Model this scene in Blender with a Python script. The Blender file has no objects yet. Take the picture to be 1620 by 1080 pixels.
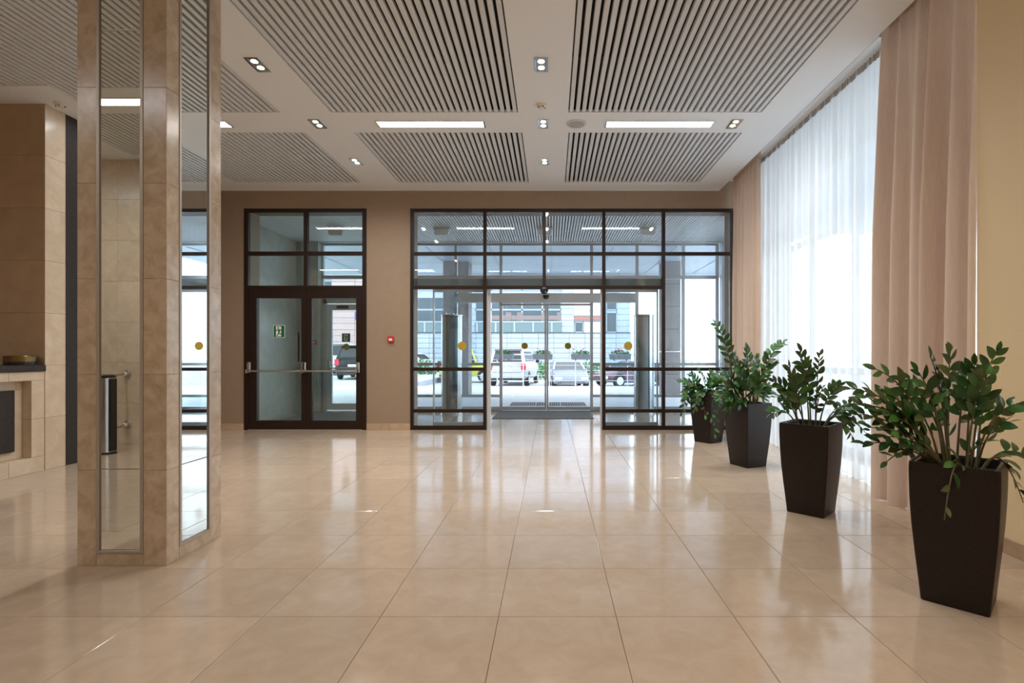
import bpy, bmesh, math, random
from mathutils import Vector, Matrix, Euler, noise as mnoise

random.seed(7)
PI = math.pi
S = bpy.context.scene
COL = S.collection

# ------------------------------------------------------------------ camera, sky, exposure
F, CX, CY, HC = 832.0, 872.0, 560.0, 1.353        # focal length in px of a 1620x1080 frame, optical axis, eye height
cam = bpy.data.cameras.new('camera'); camo = bpy.data.objects.new('camera', cam); COL.objects.link(camo)
camo.location = (0, 0, HC); camo.rotation_euler = (PI / 2, 0, 0)
cam.sensor_fit = 'HORIZONTAL'; cam.sensor_width = 36.0; cam.lens = F / 1620 * 36
cam.shift_x = -(CX - 810) / 1620; cam.shift_y = (CY - 540) / 1620
cam.clip_start = 0.05; cam.clip_end = 400
S.camera = camo

SKY = 3.5
world = bpy.data.worlds.new('overcast_sky'); S.world = world; world.use_nodes = True
wn = world.node_tree; bg = wn.nodes['Background']
bg.inputs[0].default_value = (0.88, 0.95, 1.02, 1); bg.inputs[1].default_value = SKY

S.view_settings.view_transform = 'Standard'; S.view_settings.look = 'None'
S.view_settings.gamma = 1.0; S.view_settings.use_curve_mapping = False
S.view_settings.exposure = 0.5
S.cycles.transparent_max_bounces = 24
S.cycles.max_bounces = 12; S.cycles.diffuse_bounces = 6; S.cycles.glossy_bounces = 5
S.cycles.sample_clamp_indirect = 8.0
S.cycles.caustics_reflective = False; S.cycles.caustics_refractive = False

SPOT_W, TUBE_L, BULB_L = 62.0, 22.0, 9.0
WARM = (1.0, 0.965, 0.90); TUBE_COL = (0.98, 1.0, 1.02); BULB_COL = (1.0, 0.80, 0.52)

def at(px, py, Y):
    return Vector(((px - CX) * Y / F, Y, HC + (CY - py) * Y / F))

# ------------------------------------------------------------------ materials
MATS = {}
def principled(name, col, rough=0.5, metal=0.0, spec=0.5, mottle=0.0, scale=4.0, tint=None, rnd=0.0, bump=0.0, bump_scale=60.0,
               rough_var=0.0, coat=0.0, detail=5.0):
    m = bpy.data.materials.new(name); m.use_nodes = True
    nt = m.node_tree; b = nt.nodes['Principled BSDF']; N = nt.nodes; L = nt.links
    b.inputs['Base Color'].default_value = (*col, 1); b.inputs['Roughness'].default_value = rough
    b.inputs['Metallic'].default_value = metal; b.inputs['Specular IOR Level'].default_value = spec
    b.inputs['Coat Weight'].default_value = coat
    if mottle or rnd or bump or rough_var:
        tc = N.new('ShaderNodeTexCoord'); oi = N.new('ShaderNodeObjectInfo')
        mul = N.new('ShaderNodeVectorMath'); mul.operation = 'SCALE'; mul.inputs[0].default_value = (37.0, 53.0, 71.0)
        L.new(oi.outputs['Random'], mul.inputs['Scale'])
        add = N.new('ShaderNodeVectorMath'); add.operation = 'ADD'
        L.new(tc.outputs['Object'], add.inputs[0]); L.new(mul.outputs[0], add.inputs[1])
        vec = add.outputs[0]
        n1 = N.new('ShaderNodeTexNoise'); n1.inputs['Scale'].default_value = scale; n1.inputs['Detail'].default_value = detail
        n1.inputs['Roughness'].default_value = 0.62; n1.inputs['Distortion'].default_value = 0.6
        L.new(vec, n1.inputs['Vector'])
        if mottle or rnd:
            t = tint or tuple(min(1, c * 1.35 + 0.03) for c in col)
            ramp = N.new('ShaderNodeMapRange'); ramp.inputs[1].default_value = 0.35; ramp.inputs[2].default_value = 0.72
            L.new(n1.outputs[0], ramp.inputs[0])
            sc = N.new('ShaderNodeMath'); sc.operation = 'MULTIPLY'; sc.inputs[1].default_value = mottle
            L.new(ramp.outputs[0], sc.inputs[0])
            mix = N.new('ShaderNodeMix'); mix.data_type = 'RGBA'
            mix.inputs[6].default_value = (*col, 1); mix.inputs[7].default_value = (*t, 1)
            L.new(sc.outputs[0], mix.inputs[0])
            hsv = N.new('ShaderNodeHueSaturation')
            L.new(mix.outputs[2], hsv.inputs['Color'])
            mr = N.new('ShaderNodeMapRange'); mr.inputs[3].default_value = 1 - rnd; mr.inputs[4].default_value = 1 + rnd
            L.new(oi.outputs['Random'], mr.inputs[0]); L.new(mr.outputs[0], hsv.inputs['Value'])
            L.new(hsv.outputs[0], b.inputs['Base Color'])
        if rough_var:
            mr2 = N.new('ShaderNodeMapRange'); mr2.inputs[3].default_value = max(0.02, rough - rough_var); mr2.inputs[4].default_value = rough + rough_var
            L.new(n1.outputs[0], mr2.inputs[0]); L.new(mr2.outputs[0], b.inputs['Roughness'])
        if bump:
            n2 = N.new('ShaderNodeTexNoise'); n2.inputs['Scale'].default_value = bump_scale; n2.inputs['Detail'].default_value = 3
            L.new(vec, n2.inputs['Vector'])
            bp = N.new('ShaderNodeBump'); bp.inputs['Strength'].default_value = bump; bp.inputs['Distance'].default_value = 0.01
            L.new(n2.outputs[0], bp.inputs['Height']); L.new(bp.outputs[0], b.inputs['Normal'])
    MATS[name] = m
    return m

def emissive(name, col, strength):
    m = bpy.data.materials.new(name); m.use_nodes = True; nt = m.node_tree
    nt.nodes.remove(nt.nodes['Principled BSDF']); e = nt.nodes.new('ShaderNodeEmission')
    e.inputs[0].default_value = (*col, 1); e.inputs[1].default_value = strength
    nt.links.new(e.outputs[0], nt.nodes['Material Output'].inputs[0]); MATS[name] = m
    return m

def glassy(name, tint, base=0.045, rough=0.0):
    m = bpy.data.materials.new(name); m.use_nodes = True; nt = m.node_tree; N = nt.nodes; L = nt.links
    N.remove(N['Principled BSDF'])
    lw = N.new('ShaderNodeLayerWeight'); lw.inputs[0].default_value = 0.5
    p = N.new('ShaderNodeMath'); p.operation = 'POWER'; p.inputs[1].default_value = 5
    L.new(lw.outputs['Facing'], p.inputs[0])
    mr = N.new('ShaderNodeMapRange'); mr.inputs[3].default_value = base; mr.inputs[4].default_value = 0.9
    L.new(p.outputs[0], mr.inputs[0])
    t = N.new('ShaderNodeBsdfTransparent'); t.inputs[0].default_value = (*tint, 1)
    g = N.new('ShaderNodeBsdfGlossy'); g.inputs['Roughness'].default_value = rough
    mx = N.new('ShaderNodeMixShader'); L.new(mr.outputs[0], mx.inputs[0]); L.new(t.outputs[0], mx.inputs[1]); L.new(g.outputs[0], mx.inputs[2])
    L.new(mx.outputs[0], N['Material Output'].inputs[0]); MATS[name] = m
    return m

def fabric(name, col, trans, clear=0.0, weave=900.0, through=None):
    m = bpy.data.materials.new(name); m.use_nodes = True; nt = m.node_tree; N = nt.nodes; L = nt.links
    N.remove(N['Principled BSDF'])
    tc = N.new('ShaderNodeTexCoord'); mp = N.new('ShaderNodeMapping'); mp.inputs['Scale'].default_value = (1, 40, 1.2)
    L.new(tc.outputs['Object'], mp.inputs[0])
    no = N.new('ShaderNodeTexNoise'); no.inputs['Scale'].default_value = 6; no.inputs['Detail'].default_value = 6
    L.new(mp.outputs[0], no.inputs[0])
    mr = N.new('ShaderNodeMapRange'); mr.inputs[3].default_value = 0.86; mr.inputs[4].default_value = 1.1
    L.new(no.outputs[0], mr.inputs[0])
    hs = N.new('ShaderNodeHueSaturation'); hs.inputs['Color'].default_value = (*col, 1); L.new(mr.outputs[0], hs.inputs['Value'])
    d = N.new('ShaderNodeBsdfDiffuse'); tr = N.new('ShaderNodeBsdfTranslucent')
    L.new(hs.outputs[0], d.inputs[0])
    if through: tr.inputs[0].default_value = (*through, 1)
    else: L.new(hs.outputs[0], tr.inputs[0])
    m1 = N.new('ShaderNodeMixShader'); m1.inputs[0].default_value = trans
    L.new(d.outputs[0], m1.inputs[1]); L.new(tr.outputs[0], m1.inputs[2])
    out = m1.outputs[0]
    if clear:
        tp = N.new('ShaderNodeBsdfTransparent'); m2 = N.new('ShaderNodeMixShader'); m2.inputs[0].default_value = clear
        L.new(out, m2.inputs[1]); L.new(tp.outputs[0], m2.inputs[2]); out = m2.outputs[0]
    L.new(out, N['Material Output'].inputs[0]); MATS[name] = m
    return m

def wicker(name, col, col2):
    m = principled(name, col, 0.4, spec=0.35); nt = m.node_tree; N = nt.nodes; L = nt.links; b = N['Principled BSDF']
    tc = N.new('ShaderNodeTexCoord'); mp = N.new('ShaderNodeMapping'); mp.inputs['Scale'].default_value = (150, 150, 110)
    L.new(tc.outputs['Object'], mp.inputs[0])
    w = N.new('ShaderNodeTexNoise'); w.inputs['Scale'].default_value = 1.0; w.inputs['Detail'].default_value = 2
    L.new(mp.outputs[0], w.inputs['Vector'])
    mix = N.new('ShaderNodeMix'); mix.data_type = 'RGBA'; mix.inputs[6].default_value = (*col, 1); mix.inputs[7].default_value = (*col2, 1)
    mr = N.new('ShaderNodeMapRange'); mr.inputs[1].default_value = 0.4; mr.inputs[2].default_value = 0.65
    L.new(w.outputs[0], mr.inputs[0]); L.new(mr.outputs[0], mix.inputs[0]); L.new(mix.outputs[2], b.inputs['Base Color'])
    bp = N.new('ShaderNodeBump'); bp.inputs['Strength'].default_value = 0.5; bp.inputs['Distance'].default_value = 0.004
    L.new(w.outputs[0], bp.inputs['Height']); L.new(bp.outputs[0], b.inputs['Normal'])
    return m

M = MATS
principled('floor_tile', (0.50, 0.38, 0.28), 0.10, spec=0.65, mottle=0.7, scale=7.0, tint=(0.58, 0.46, 0.355), rnd=0.05, rough_var=0.04, detail=9.0)
principled('grout', (0.10, 0.068, 0.045), 0.85)
principled('column_stone', (0.43, 0.325, 0.22), 0.2, spec=0.55, mottle=1.0, scale=10.0, tint=(0.60, 0.48, 0.36), rnd=0.06, rough_var=0.06)
principled('desk_stone', (0.55, 0.43, 0.30), 0.25, spec=0.45, mottle=0.9, scale=5.0, tint=(0.68, 0.56, 0.42), rnd=0.05)
principled('niche_stone', (0.45, 0.31, 0.19), 0.25, spec=0.45, mottle=0.8, scale=4.0, tint=(0.52, 0.37, 0.24), rnd=0.05)
principled('back_plaster', (0.31, 0.22, 0.15), 0.6, mottle=0.5, scale=9.0, tint=(0.35, 0.255, 0.18), bump=0.12, bump_scale=120)
principled('skirting_stone', (0.44, 0.31, 0.20), 0.35, mottle=0.6, scale=8, rnd=0.06)
principled('side_plaster', (0.84, 0.67, 0.41), 0.65, mottle=0.35, scale=40, tint=(0.83, 0.69, 0.47), bump=0.1, bump_scale=150)
principled('gypsum', (0.82, 0.85, 0.88), 0.7)
principled('slat_white', (0.70, 0.725, 0.75), 0.45)
principled('slat_bluish', (0.88, 0.91, 0.94), 0.4)
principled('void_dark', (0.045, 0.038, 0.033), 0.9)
principled('frame_brown', (0.020, 0.009, 0.005), 0.45, spec=0.3)
principled('housing_grey', (0.10, 0.115, 0.115), 0.5)
principled('aluminium', (0.62, 0.64, 0.66), 0.35, metal=0.6)
principled('light_metal', (0.68, 0.69, 0.70), 0.4, metal=0.2)
principled('brushed_steel', (0.60, 0.58, 0.55), 0.28, metal=1.0)
principled('polished_steel', (0.66, 0.68, 0.69), 0.22, metal=0.7)
principled('curtain_core', (0.22, 0.24, 0.25), 0.4)
principled('chrome', (0.80, 0.80, 0.80), 0.1, metal=1.0)
principled('black_plastic', (0.012, 0.012, 0.013), 0.35)
principled('dark_granite', (0.026, 0.020, 0.017), 0.5, spec=0.25, mottle=0.7, scale=60, tint=(0.055, 0.044, 0.038))
principled('mirror', (0.86, 0.90, 0.89), 0.0, metal=1.0)
principled('mirror_edge', (0.42, 0.37, 0.32), 0.4, metal=0.4)
principled('soil', (0.02, 0.014, 0.010), 0.95, bump=0.8, bump_scale=60)
principled('stem_green', (0.085, 0.10, 0.035), 0.5, mottle=0.8, scale=20, tint=(0.12, 0.07, 0.04))
principled('dry_stem', (0.25, 0.19, 0.10), 0.6)
principled('leaf_dark', (0.028, 0.085, 0.022), 0.28, spec=0.5, mottle=0.5, scale=14, tint=(0.05, 0.14, 0.035), rnd=0.25)
principled('leaf_fresh', (0.06, 0.19, 0.035), 0.3, spec=0.5, mottle=0.5, scale=14, tint=(0.09, 0.24, 0.05), rnd=0.2)
principled('leaf_olive', (0.075, 0.105, 0.03), 0.35, spec=0.45, mottle=0.5, scale=14, tint=(0.11, 0.14, 0.045), rnd=0.2)
wicker('wicker_brown', (0.008, 0.004, 0.003), (0.020, 0.0095, 0.0065))
wicker('wicker_slate', (0.040, 0.036, 0.045), (0.062, 0.056, 0.066))
principled('vestibule_stone', (0.42, 0.43, 0.39), 0.3, mottle=0.6, scale=4.0)
principled('mat_grey', (0.15, 0.145, 0.14), 0.95, mottle=0.6, scale=30, bump=0.4, bump_scale=300)
principled('paper', (0.85, 0.85, 0.83), 0.7)
principled('brass', (0.20, 0.13, 0.045), 0.3, metal=0.8)
principled('alarm_red', (0.55, 0.02, 0.015), 0.4)
principled('cream_plastic', (0.75, 0.72, 0.62), 0.4)
principled('white_plastic', (0.80, 0.80, 0.79), 0.4)
principled('speaker_grey', (0.42, 0.42, 0.42), 0.6)
principled('sign_green', (0.0, 0.13, 0.045), 0.4)
principled('dot_yellow', (0.42, 0.28, 0.02), 0.5)
principled('paving', (0.52, 0.53, 0.55), 0.7, mottle=0.5, scale=1.5)
principled('asphalt', (0.36, 0.38, 0.42), 0.8, mottle=0.5, scale=2.0)
principled('steel_grate', (0.18, 0.18, 0.19), 0.5, metal=0.5)
principled('grate_pit', (0.05, 0.05, 0.055), 0.9)
principled('clad_grey', (0.33, 0.38, 0.45), 0.6, mottle=0.4, scale=1.0, rnd=0.07)
principled('clad_pink', (0.44, 0.32, 0.31), 0.6, rnd=0.04)
principled('clad_white', (0.60, 0.58, 0.58), 0.6, rnd=0.03)
principled('clad_brown', (0.20, 0.155, 0.15), 0.6)
principled('red_stripe', (0.62, 0.12, 0.08), 0.5)
principled('far_glass', (0.07, 0.10, 0.115), 0.35, spec=0.25)
principled('far_frame', (0.36, 0.40, 0.45), 0.5)
principled('far_dark', (0.12, 0.13, 0.15), 0.5)
principled('balustrade_glass', (0.14, 0.20, 0.21), 0.35, spec=0.25)
principled('concrete', (0.25, 0.225, 0.22), 0.75, mottle=0.5, scale=2.0)
principled('canopy_white', (0.37, 0.43, 0.48), 0.35, mottle=0.3, scale=0.8)
principled('box_grey', (0.16, 0.17, 0.19), 0.6)
principled('hedge_green', (0.06, 0.20, 0.05), 0.6, rnd=0.2)
principled('flower_pink', (0.75, 0.12, 0.22), 0.5)
principled('flower_pale', (0.80, 0.62, 0.58), 0.5)
principled('paint_white', (0.44, 0.45, 0.47), 0.35, coat=0.2)
principled('paint_silver', (0.22, 0.24, 0.28), 0.3, metal=0.2, coat=0.3)
principled('paint_black', (0.012, 0.013, 0.016), 0.3, spec=0.3)
principled('paint_maroon', (0.10, 0.03, 0.055), 0.25, coat=0.5)
principled('paint_lime', (0.50, 0.52, 0.05), 0.3, coat=0.5)
principled('car_glass', (0.02, 0.026, 0.032), 0.12, spec=0.4)
principled('tyre', (0.02, 0.02, 0.022), 0.8)
principled('lamp_red', (0.55, 0.015, 0.04), 0.2)
principled('lamp_clear', (0.75, 0.77, 0.8), 0.15)
principled('plate_white', (0.8, 0.8, 0.8), 0.5)
principled('sign_blue', (0.03, 0.08, 0.45), 0.5)
principled('sign_lime', (0.45, 0.75, 0.08), 0.5)
principled('curtain_tape', (0.42, 0.37, 0.32), 0.8)
glassy('clear_glass', (0.945, 0.978, 0.995), 0.05)
glassy('smoked_glass', (0.80, 0.84, 0.86), 0.06)
glassy('green_glass', (0.90, 0.965, 0.95), 0.06)
glassy('gauge_plastic', (0.8, 0.82, 0.82), 0.1, 0.1)
fabric('sheer', (0.90, 0.91, 0.91), 0.70, 0.24)
fabric('drape', (0.71, 0.55, 0.44), 0.2)
emissive('tube_light', TUBE_COL, TUBE_L)
emissive('bulb_light', BULB_COL, BULB_L)

# ------------------------------------------------------------------ mesh helpers
OFF = {}
class MB:
    def __init__(s): s.v = []; s.f = []; s.fm = []; s.mi = 0
    def _add(s, vs, fs):
        o = len(s.v); s.v += [Vector(p) for p in vs]; s.f += [tuple(i + o for i in f) for f in fs]; s.fm += [s.mi] * len(fs); return s
    def box(s, x0, x1, y0, y1, z0, z1, mat=None):
        vs = [Vector(p) for p in ((x0, y0, z0), (x1, y0, z0), (x1, y1, z0), (x0, y1, z0), (x0, y0, z1), (x1, y0, z1), (x1, y1, z1), (x0, y1, z1))]
        if mat: vs = [mat @ p for p in vs]
        return s._add(vs, [(3, 2, 1, 0), (4, 5, 6, 7), (0, 1, 5, 4), (1, 2, 6, 5), (2, 3, 7, 6), (3, 0, 4, 7)])
    def cbox(s, x0, x1, y0, y1, z0, z1, c, mat=None):           # box with chamfered vertical + horizontal edges (rings)
        def ring(i, z): return [(x0 + i, y0 + c, z), (x0 + c, y0 + i, z), (x1 - c, y0 + i, z), (x1 - i, y0 + c, z), (x1 - i, y1 - c, z), (x1 - c, y1 - i, z), (x0 + c, y1 - i, z), (x0 + i, y1 - c, z)]
        rr = [ring(c * .8, z0), ring(0, z0 + c), ring(0, z1 - c), ring(c * .8, z1)]
        return s.loft(rr, mat=mat)
    def loft(s, rings, caps=True, closed=True, mat=None):
        n = len(rings[0]); vs = [Vector(p) for r in rings for p in r]
        if mat: vs = [mat @ p for p in vs]
        fs = []
        for i in range(len(rings) - 1):
            for j in range(n if closed else n - 1):
                k = (j + 1) % n
                fs.append((i * n + j, i * n + k, (i + 1) * n + k, (i + 1) * n + j))
        if caps: fs.append(tuple(range(n - 1, -1, -1))); fs.append(tuple((len(rings) - 1) * n + j for j in range(n)))
        return s._add(vs, fs)
    def cyl(s, p0, p1, r0, r1=None, n=12):
        return s.tube([p0, p1], [r0, r0 if r1 is None else r1], n)
    def tube(s, pts, rad, n=8):
        pts = [Vector(p) for p in pts]; rings = []
        if not hasattr(rad, '__len__'): rad = [rad] * len(pts)
        up = None
        for i, p in enumerate(pts):
            t = (pts[min(i + 1, len(pts) - 1)] - pts[max(i - 1, 0)]).normalized()
            if up is None: up = t.orthogonal().normalized()
            up = (up - t * up.dot(t)).normalized(); b = t.cross(up)
            rings.append([p + (up * math.cos(a) + b * math.sin(a)) * rad[i] for a in (2 * PI * k / n for k in range(n))])
        return s.loft(rings)
    def lathe(s, prof, n=20, c=(0, 0, 0)):
        c = Vector(c); return s.loft([[c + Vector((r * math.cos(2 * PI * k / n), r * math.sin(2 * PI * k / n), z)) for k in range(n)] for r, z in prof])
    def prism(s, poly, d, mat=None):                             # polygon in xz at y=0, extruded to y=d
        n = len(poly); a = [Vector((x, 0, z)) for x, z in poly]; b = [Vector((x, d, z)) for x, z in poly]
        return s.loft([a, b], mat=mat)
    def ball(s, c, r, n=12, sz=1.0):
        c = Vector(c); m = n // 2
        return s.loft([[c + Vector((r * math.sin(PI * i / m) * math.cos(2 * PI * k / n), r * math.sin(PI * i / m) * math.sin(2 * PI * k / n), -r * sz * math.cos(PI * i / m))) for k in range(n)] for i in [.08] + list(range(1, m)) + [m - .08]])
    def mesh(s, name, mats, off=(0, 0, 0), smooth=False):
        off = Vector(off); me = bpy.data.meshes.new(name)
        me.from_pydata([tuple(p - off) for p in s.v], [], s.f)
        for m in (mats if isinstance(mats, (list, tuple)) else [mats]): me.materials.append(M[m])
        if any(s.fm): me.polygons.foreach_set('material_index', s.fm)
        bm = bmesh.new(); bm.from_mesh(me); bmesh.ops.recalc_face_normals(bm, faces=bm.faces); bm.to_mesh(me); bm.free()
        if smooth:
            me.polygons.foreach_set('use_smooth', [True] * len(me.polygons))
            try: me.set_sharp_from_angle(angle=math.radians(smooth if smooth is not True else 40))
            except Exception: pass
        return me
    def build(s, name, mats, parent=None, smooth=False, bevel=0.0):
        off = OFF.get(parent.name, Vector()) if parent else Vector()
        o = link(name, s.mesh(name, mats, off, smooth), parent)
        if bevel:
            b = o.modifiers.new('edge', 'BEVEL'); b.width = bevel; b.segments = 2; b.limit_method = 'ANGLE'
        return o

def link(name, data, parent=None, mat=None):
    o = bpy.data.objects.new(name, data); COL.objects.link(o)
    if parent: o.parent = parent; OFF[o.name] = OFF.get(parent.name, Vector())
    if mat is not None: o.matrix_basis = mat
    return o
def tag(o, label, cat, group=None):
    o['label'] = label; o['category'] = cat
    if group: o['group'] = group
    return o
def thing(name, label, cat, loc=(0, 0, 0), group=None):
    o = bpy.data.objects.new(name, None); COL.objects.link(o); o.empty_display_size = 0.1
    o.location = loc; OFF[o.name] = Vector(loc)
    return tag(o, label, cat, group)
def struct(o): o['kind'] = 'structure'; return o
def sroot(name):
    o = bpy.data.objects.new(name, None); COL.objects.link(o); return struct(o)
def stuff(o): o['kind'] = 'stuff'; return o
def bx(name, mat, parent, *d, **k): return MB().box(*d).build(name, mat, parent, **k)

def add_light(kind, name, parent, loc, energy, col, **k):
    d = bpy.data.lights.new(name, kind); d.energy = energy; d.color = col
    for a, b in k.items(): setattr(d, a, b)
    o = bpy.data.objects.new(name, d); COL.objects.link(o); o.parent = parent
    o.location = Vector(loc) - OFF[parent.name]
    return o

YW = 9.40          # inner face of the entrance wall
YO = 12.55         # outer glazed front of the vestibule
ZC = 4.27          # ceiling height
XL = -5.90         # left wall face
XR = 3.10          # right wall face
XG = 4.08          # right window line

# ------------------------------------------------------------------ floor
P = 0.608; X0 = -0.272; Y0 = 2.7126
floor = struct(bx('floor', 'grout', None, -8.2, 4.3, -1.4, 12.62, -0.30, -0.004))
e = 0.0014; c = 0.0022; h = P / 2 - e
def tile_mb(hx, hy):
    m = MB()
    m.loft([[(-hx, -hy, -.02), (hx, -hy, -.02), (hx, hy, -.02), (-hx, hy, -.02)],
            [(-hx, -hy, -c * .6), (hx, -hy, -c * .6), (hx, hy, -c * .6), (-hx, hy, -c * .6)],
            [(-hx + c, -hy + c, 0), (hx - c, -hy + c, 0), (hx - c, hy - c, 0), (-hx + c, hy - c, 0)]])
    return m
tile_me = tile_mb(h, h).mesh('tile', 'floor_tile')
rest = MB()
for i in range(-13, 8):
    for j in range(-7, 17):
        xa, xb = X0 + i * P, X0 + (i + 1) * P; ya, yb = Y0 + j * P, Y0 + (j + 1) * P
        if xb > 4.2 or xa < -8.1 or ya < -1.6 or yb > 12.62: continue
        xm, ym = (xa + xb) / 2, (ya + yb) / 2
        vis = yb > 2.15 and -1.06 * yb < xb and xa < 0.91 * yb and not (ym > YW and (xm < -5.9 or -3.9 < xm < -2.9))
        if xm < -5.95 and ym > 5.5: vis = False
        if vis: link('tile', tile_me, floor, Matrix.Translation((xm, ym, 0)))
        else:
            for f in range(1): rest._add([(xm + a * h, ym + b * h, 0) for a, b in ((-1, -1), (1, -1), (1, 1), (-1, 1))], [(0, 1, 2, 3)])
stuff(rest.build('tile_field', 'floor_tile', floor))

# ------------------------------------------------------------------ ceiling with slat panels
panels = [
 ('A0', [(-6.15, -3.27, -1.0, .35)], 'slatted ceiling panel behind the viewpoint, seen in the column mirror'),
 ('A1', [(-7.86, -5.48, .97, 5.72), (-5.48, -3.27, .97, 6.35)], 'large slatted ceiling panel above the reception desk and mirrored column'),
 ('B1', [(-2.66, -.40, .97, 6.35)], 'large slatted ceiling panel nearest, just left of the middle aisle of spots'),
 ('C1', [(.206, 2.54, .97, 6.35)], 'large slatted ceiling panel nearest, along the sheer curtain side'),
 ('A2', [(-5.40, -3.24, 6.93, 8.95)], 'small slatted ceiling panel above the double exit door'),
 ('B2', [(-2.60, -.383, 6.93, 8.95)], 'small slatted ceiling panel before the left half of the entrance glazing'),
 ('C2', [(.23, 2.52, 6.93, 8.95)], 'small slatted ceiling panel before the right half of the entrance glazing')]
cuts = [r for p in panels for r in p[1]]
ybr = sorted({-1.4, YW} | {r[2] for r in cuts} | {r[3] for r in cuts})
cm = MB()
for ya, yb in zip(ybr, ybr[1:]):
    ym = (ya + yb) / 2; x = -8.2
    for r in sorted((r for r in cuts if r[2] < ym < r[3]), key=lambda r: r[0]):
        if r[0] > x + 1e-6: cm.box(x, r[0], ya, yb, ZC, ZC + .035)
        x = max(x, r[1])
    cm.box(x, 3.0, ya, yb, ZC, ZC + .035)
ceiling = struct(cm.build('ceiling', 'gypsum'))
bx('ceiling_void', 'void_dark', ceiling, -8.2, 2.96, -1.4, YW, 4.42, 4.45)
bx('ceiling_edge', 'gypsum', ceiling, 2.96, 3.0, -1.4, YW, ZC + .035, 4.47)
bx('curtain_pocket', 'gypsum', ceiling, 2.96, 4.3, -1.4, YW, 4.45, 4.49)
struct(bx('roof', 'gypsum', None, -8.5, 4.3, -1.7, 12.7, 4.50, 4.9))
bx('curtain_track', 'white_plastic', ceiling, 3.19, 3.22, 3.3, 9.38, 4.43, 4.45)
bx('curtain_track', 'white_plastic', ceiling, 3.28, 3.31, 3.3, 9.38, 4.43, 4.45)
SP, SW = 0.0745, 0.046
slat_cache = {}
def slat_mesh(L, w=SW, hh=.042, mt='slat_white'):
    k = (round(L, 3), w)
    if k not in slat_cache:
        m = MB(); q = .004
        m.loft([[(-w / 2, y, hh), (-w / 2, y, q), (-w / 2 + q, y, 0), (w / 2 - q, y, 0), (w / 2, y, q), (w / 2, y, hh)] for y in (0, L)])
        slat_cache[k] = m.mesh('slat', mt)
    return slat_cache[k]
for key, rects, lab in panels:
    x0 = min(r[0] for r in rects); x1 = max(r[1] for r in rects)
    t = thing('slatted_ceiling_panel', lab, 'ceiling panel', ((x0 + x1) / 2, (rects[-1][2] + rects[-1][3]) / 2, ZC + .01), 'slatted panels let into the lobby ceiling')
    n = round((x1 - x0) / SP); pitch = (x1 - x0) / n
    bars = MB()
    for k in range(n):
        x = x0 + (k + .5) * pitch
        r = [q for q in rects if q[0] - 1e-6 <= x <= q[1] + 1e-6][0]
        link('slat', slat_mesh(r[3] - r[2] - .004), t, Matrix.Translation(Vector((x, r[2] + .002, ZC + .006)) - OFF[t.name]))
    for r in rects:
        for q in range(1, int((r[3] - r[2]) / 1.2) + 1):
            yy = r[2] + q * (r[3] - r[2]) / (int((r[3] - r[2]) / 1.2) + 1)
            bars.box(r[0], r[1], yy - .02, yy + .02, ZC + .05, ZC + .08)
    bars.build('carrier_rail', 'void_dark', t)

# ------------------------------------------------------------------ lobby walls
wb = MB()
DX0, DX1 = -5.487, -3.30          # exit-door opening
GX0, GX1 = -2.515, 3.262          # main glazing opening
ZT = 3.952
for a, b in ((-6.2, DX0), (DX1, GX0), (GX1, 4.3)): wb.box(a, b, YW, 9.9, -.1, ZT)
wb.box(-6.2, 4.3, YW, 9.9, ZT, 4.55)
struct(wb.build('wall_back', 'back_plaster'))
bb = sroot('baseboard_back')
for a, b in ((XL, DX0), (DX1, -2.9), (-2.897, GX0)): MB().cbox(a + .001, b - .001, YW - .012, YW, 0, .113, .003).build('skirting_piece', 'skirting_stone', bb)
struct(MB().box(-6.25, XL, 6.62, YW, -.1, 4.55).build('wall_left', 'back_plaster'))
wl = sroot('wall_reception')
bx('core', 'grout', wl, -8.2, -5.915, 6.145, 6.62, -.1, 4.5)
CO = 0.6115
for k in range(7):                                       # stone courses: niche wall facing the room, and the end face beside it
    z0, z1 = k * CO + .001, min((k + 1) * CO, ZC) - .001
    for xa, xb in ((-8.15, -7.3), (-7.3, -6.45), (-6.45, XL)):
        MB().cbox(xa + .001, xb - .001, 6.13, 6.15, z0, z1, .002).build('stone_panel', 'niche_stone', wl)
    MB().cbox(-5.92, XL, 6.131, 6.389, z0, z1, .002).build('stone_panel', 'desk_stone', wl)
bx('granite_strip', 'dark_granite', wl, -5.93, XL - .004, 6.391, 6.62, 0, ZC)
struct(bx('wall_reception_side', 'niche_stone', None, -8.4, -8.2, -1.4, 6.5, -.1, 4.55))
wr = sroot('wall_rear')
bx('core', 'grout', wr, -8.4, 4.3, -1.42, -1.17, -.1, 4.55)
for i in range(14):
    for k in range(7):
        xa = -8.2 + i * .85
        MB().cbox(xa + .001, xa + .849, -1.17, -1.15, k * CO + .001, min((k + 1) * CO, ZC) - .001, .002).build('stone_panel', 'desk_stone', wr)
struct(bx('wall_right', 'side_plaster', None, XR, XR + .25, -1.3, 3.83, -.1, 4.5))
br = sroot('baseboard_right')
for k in range(5): MB().cbox(XR - .012, XR, -1.1 + k * .985, -1.1 + (k + 1) * .985 - .002, 0, .105, .003).build('skirting_piece', 'skirting_stone', br)
struct(bx('wall_window_end', 'side_plaster', None, XR + .25, 4.3, 3.3, 3.55, -.1, 4.5))

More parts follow.
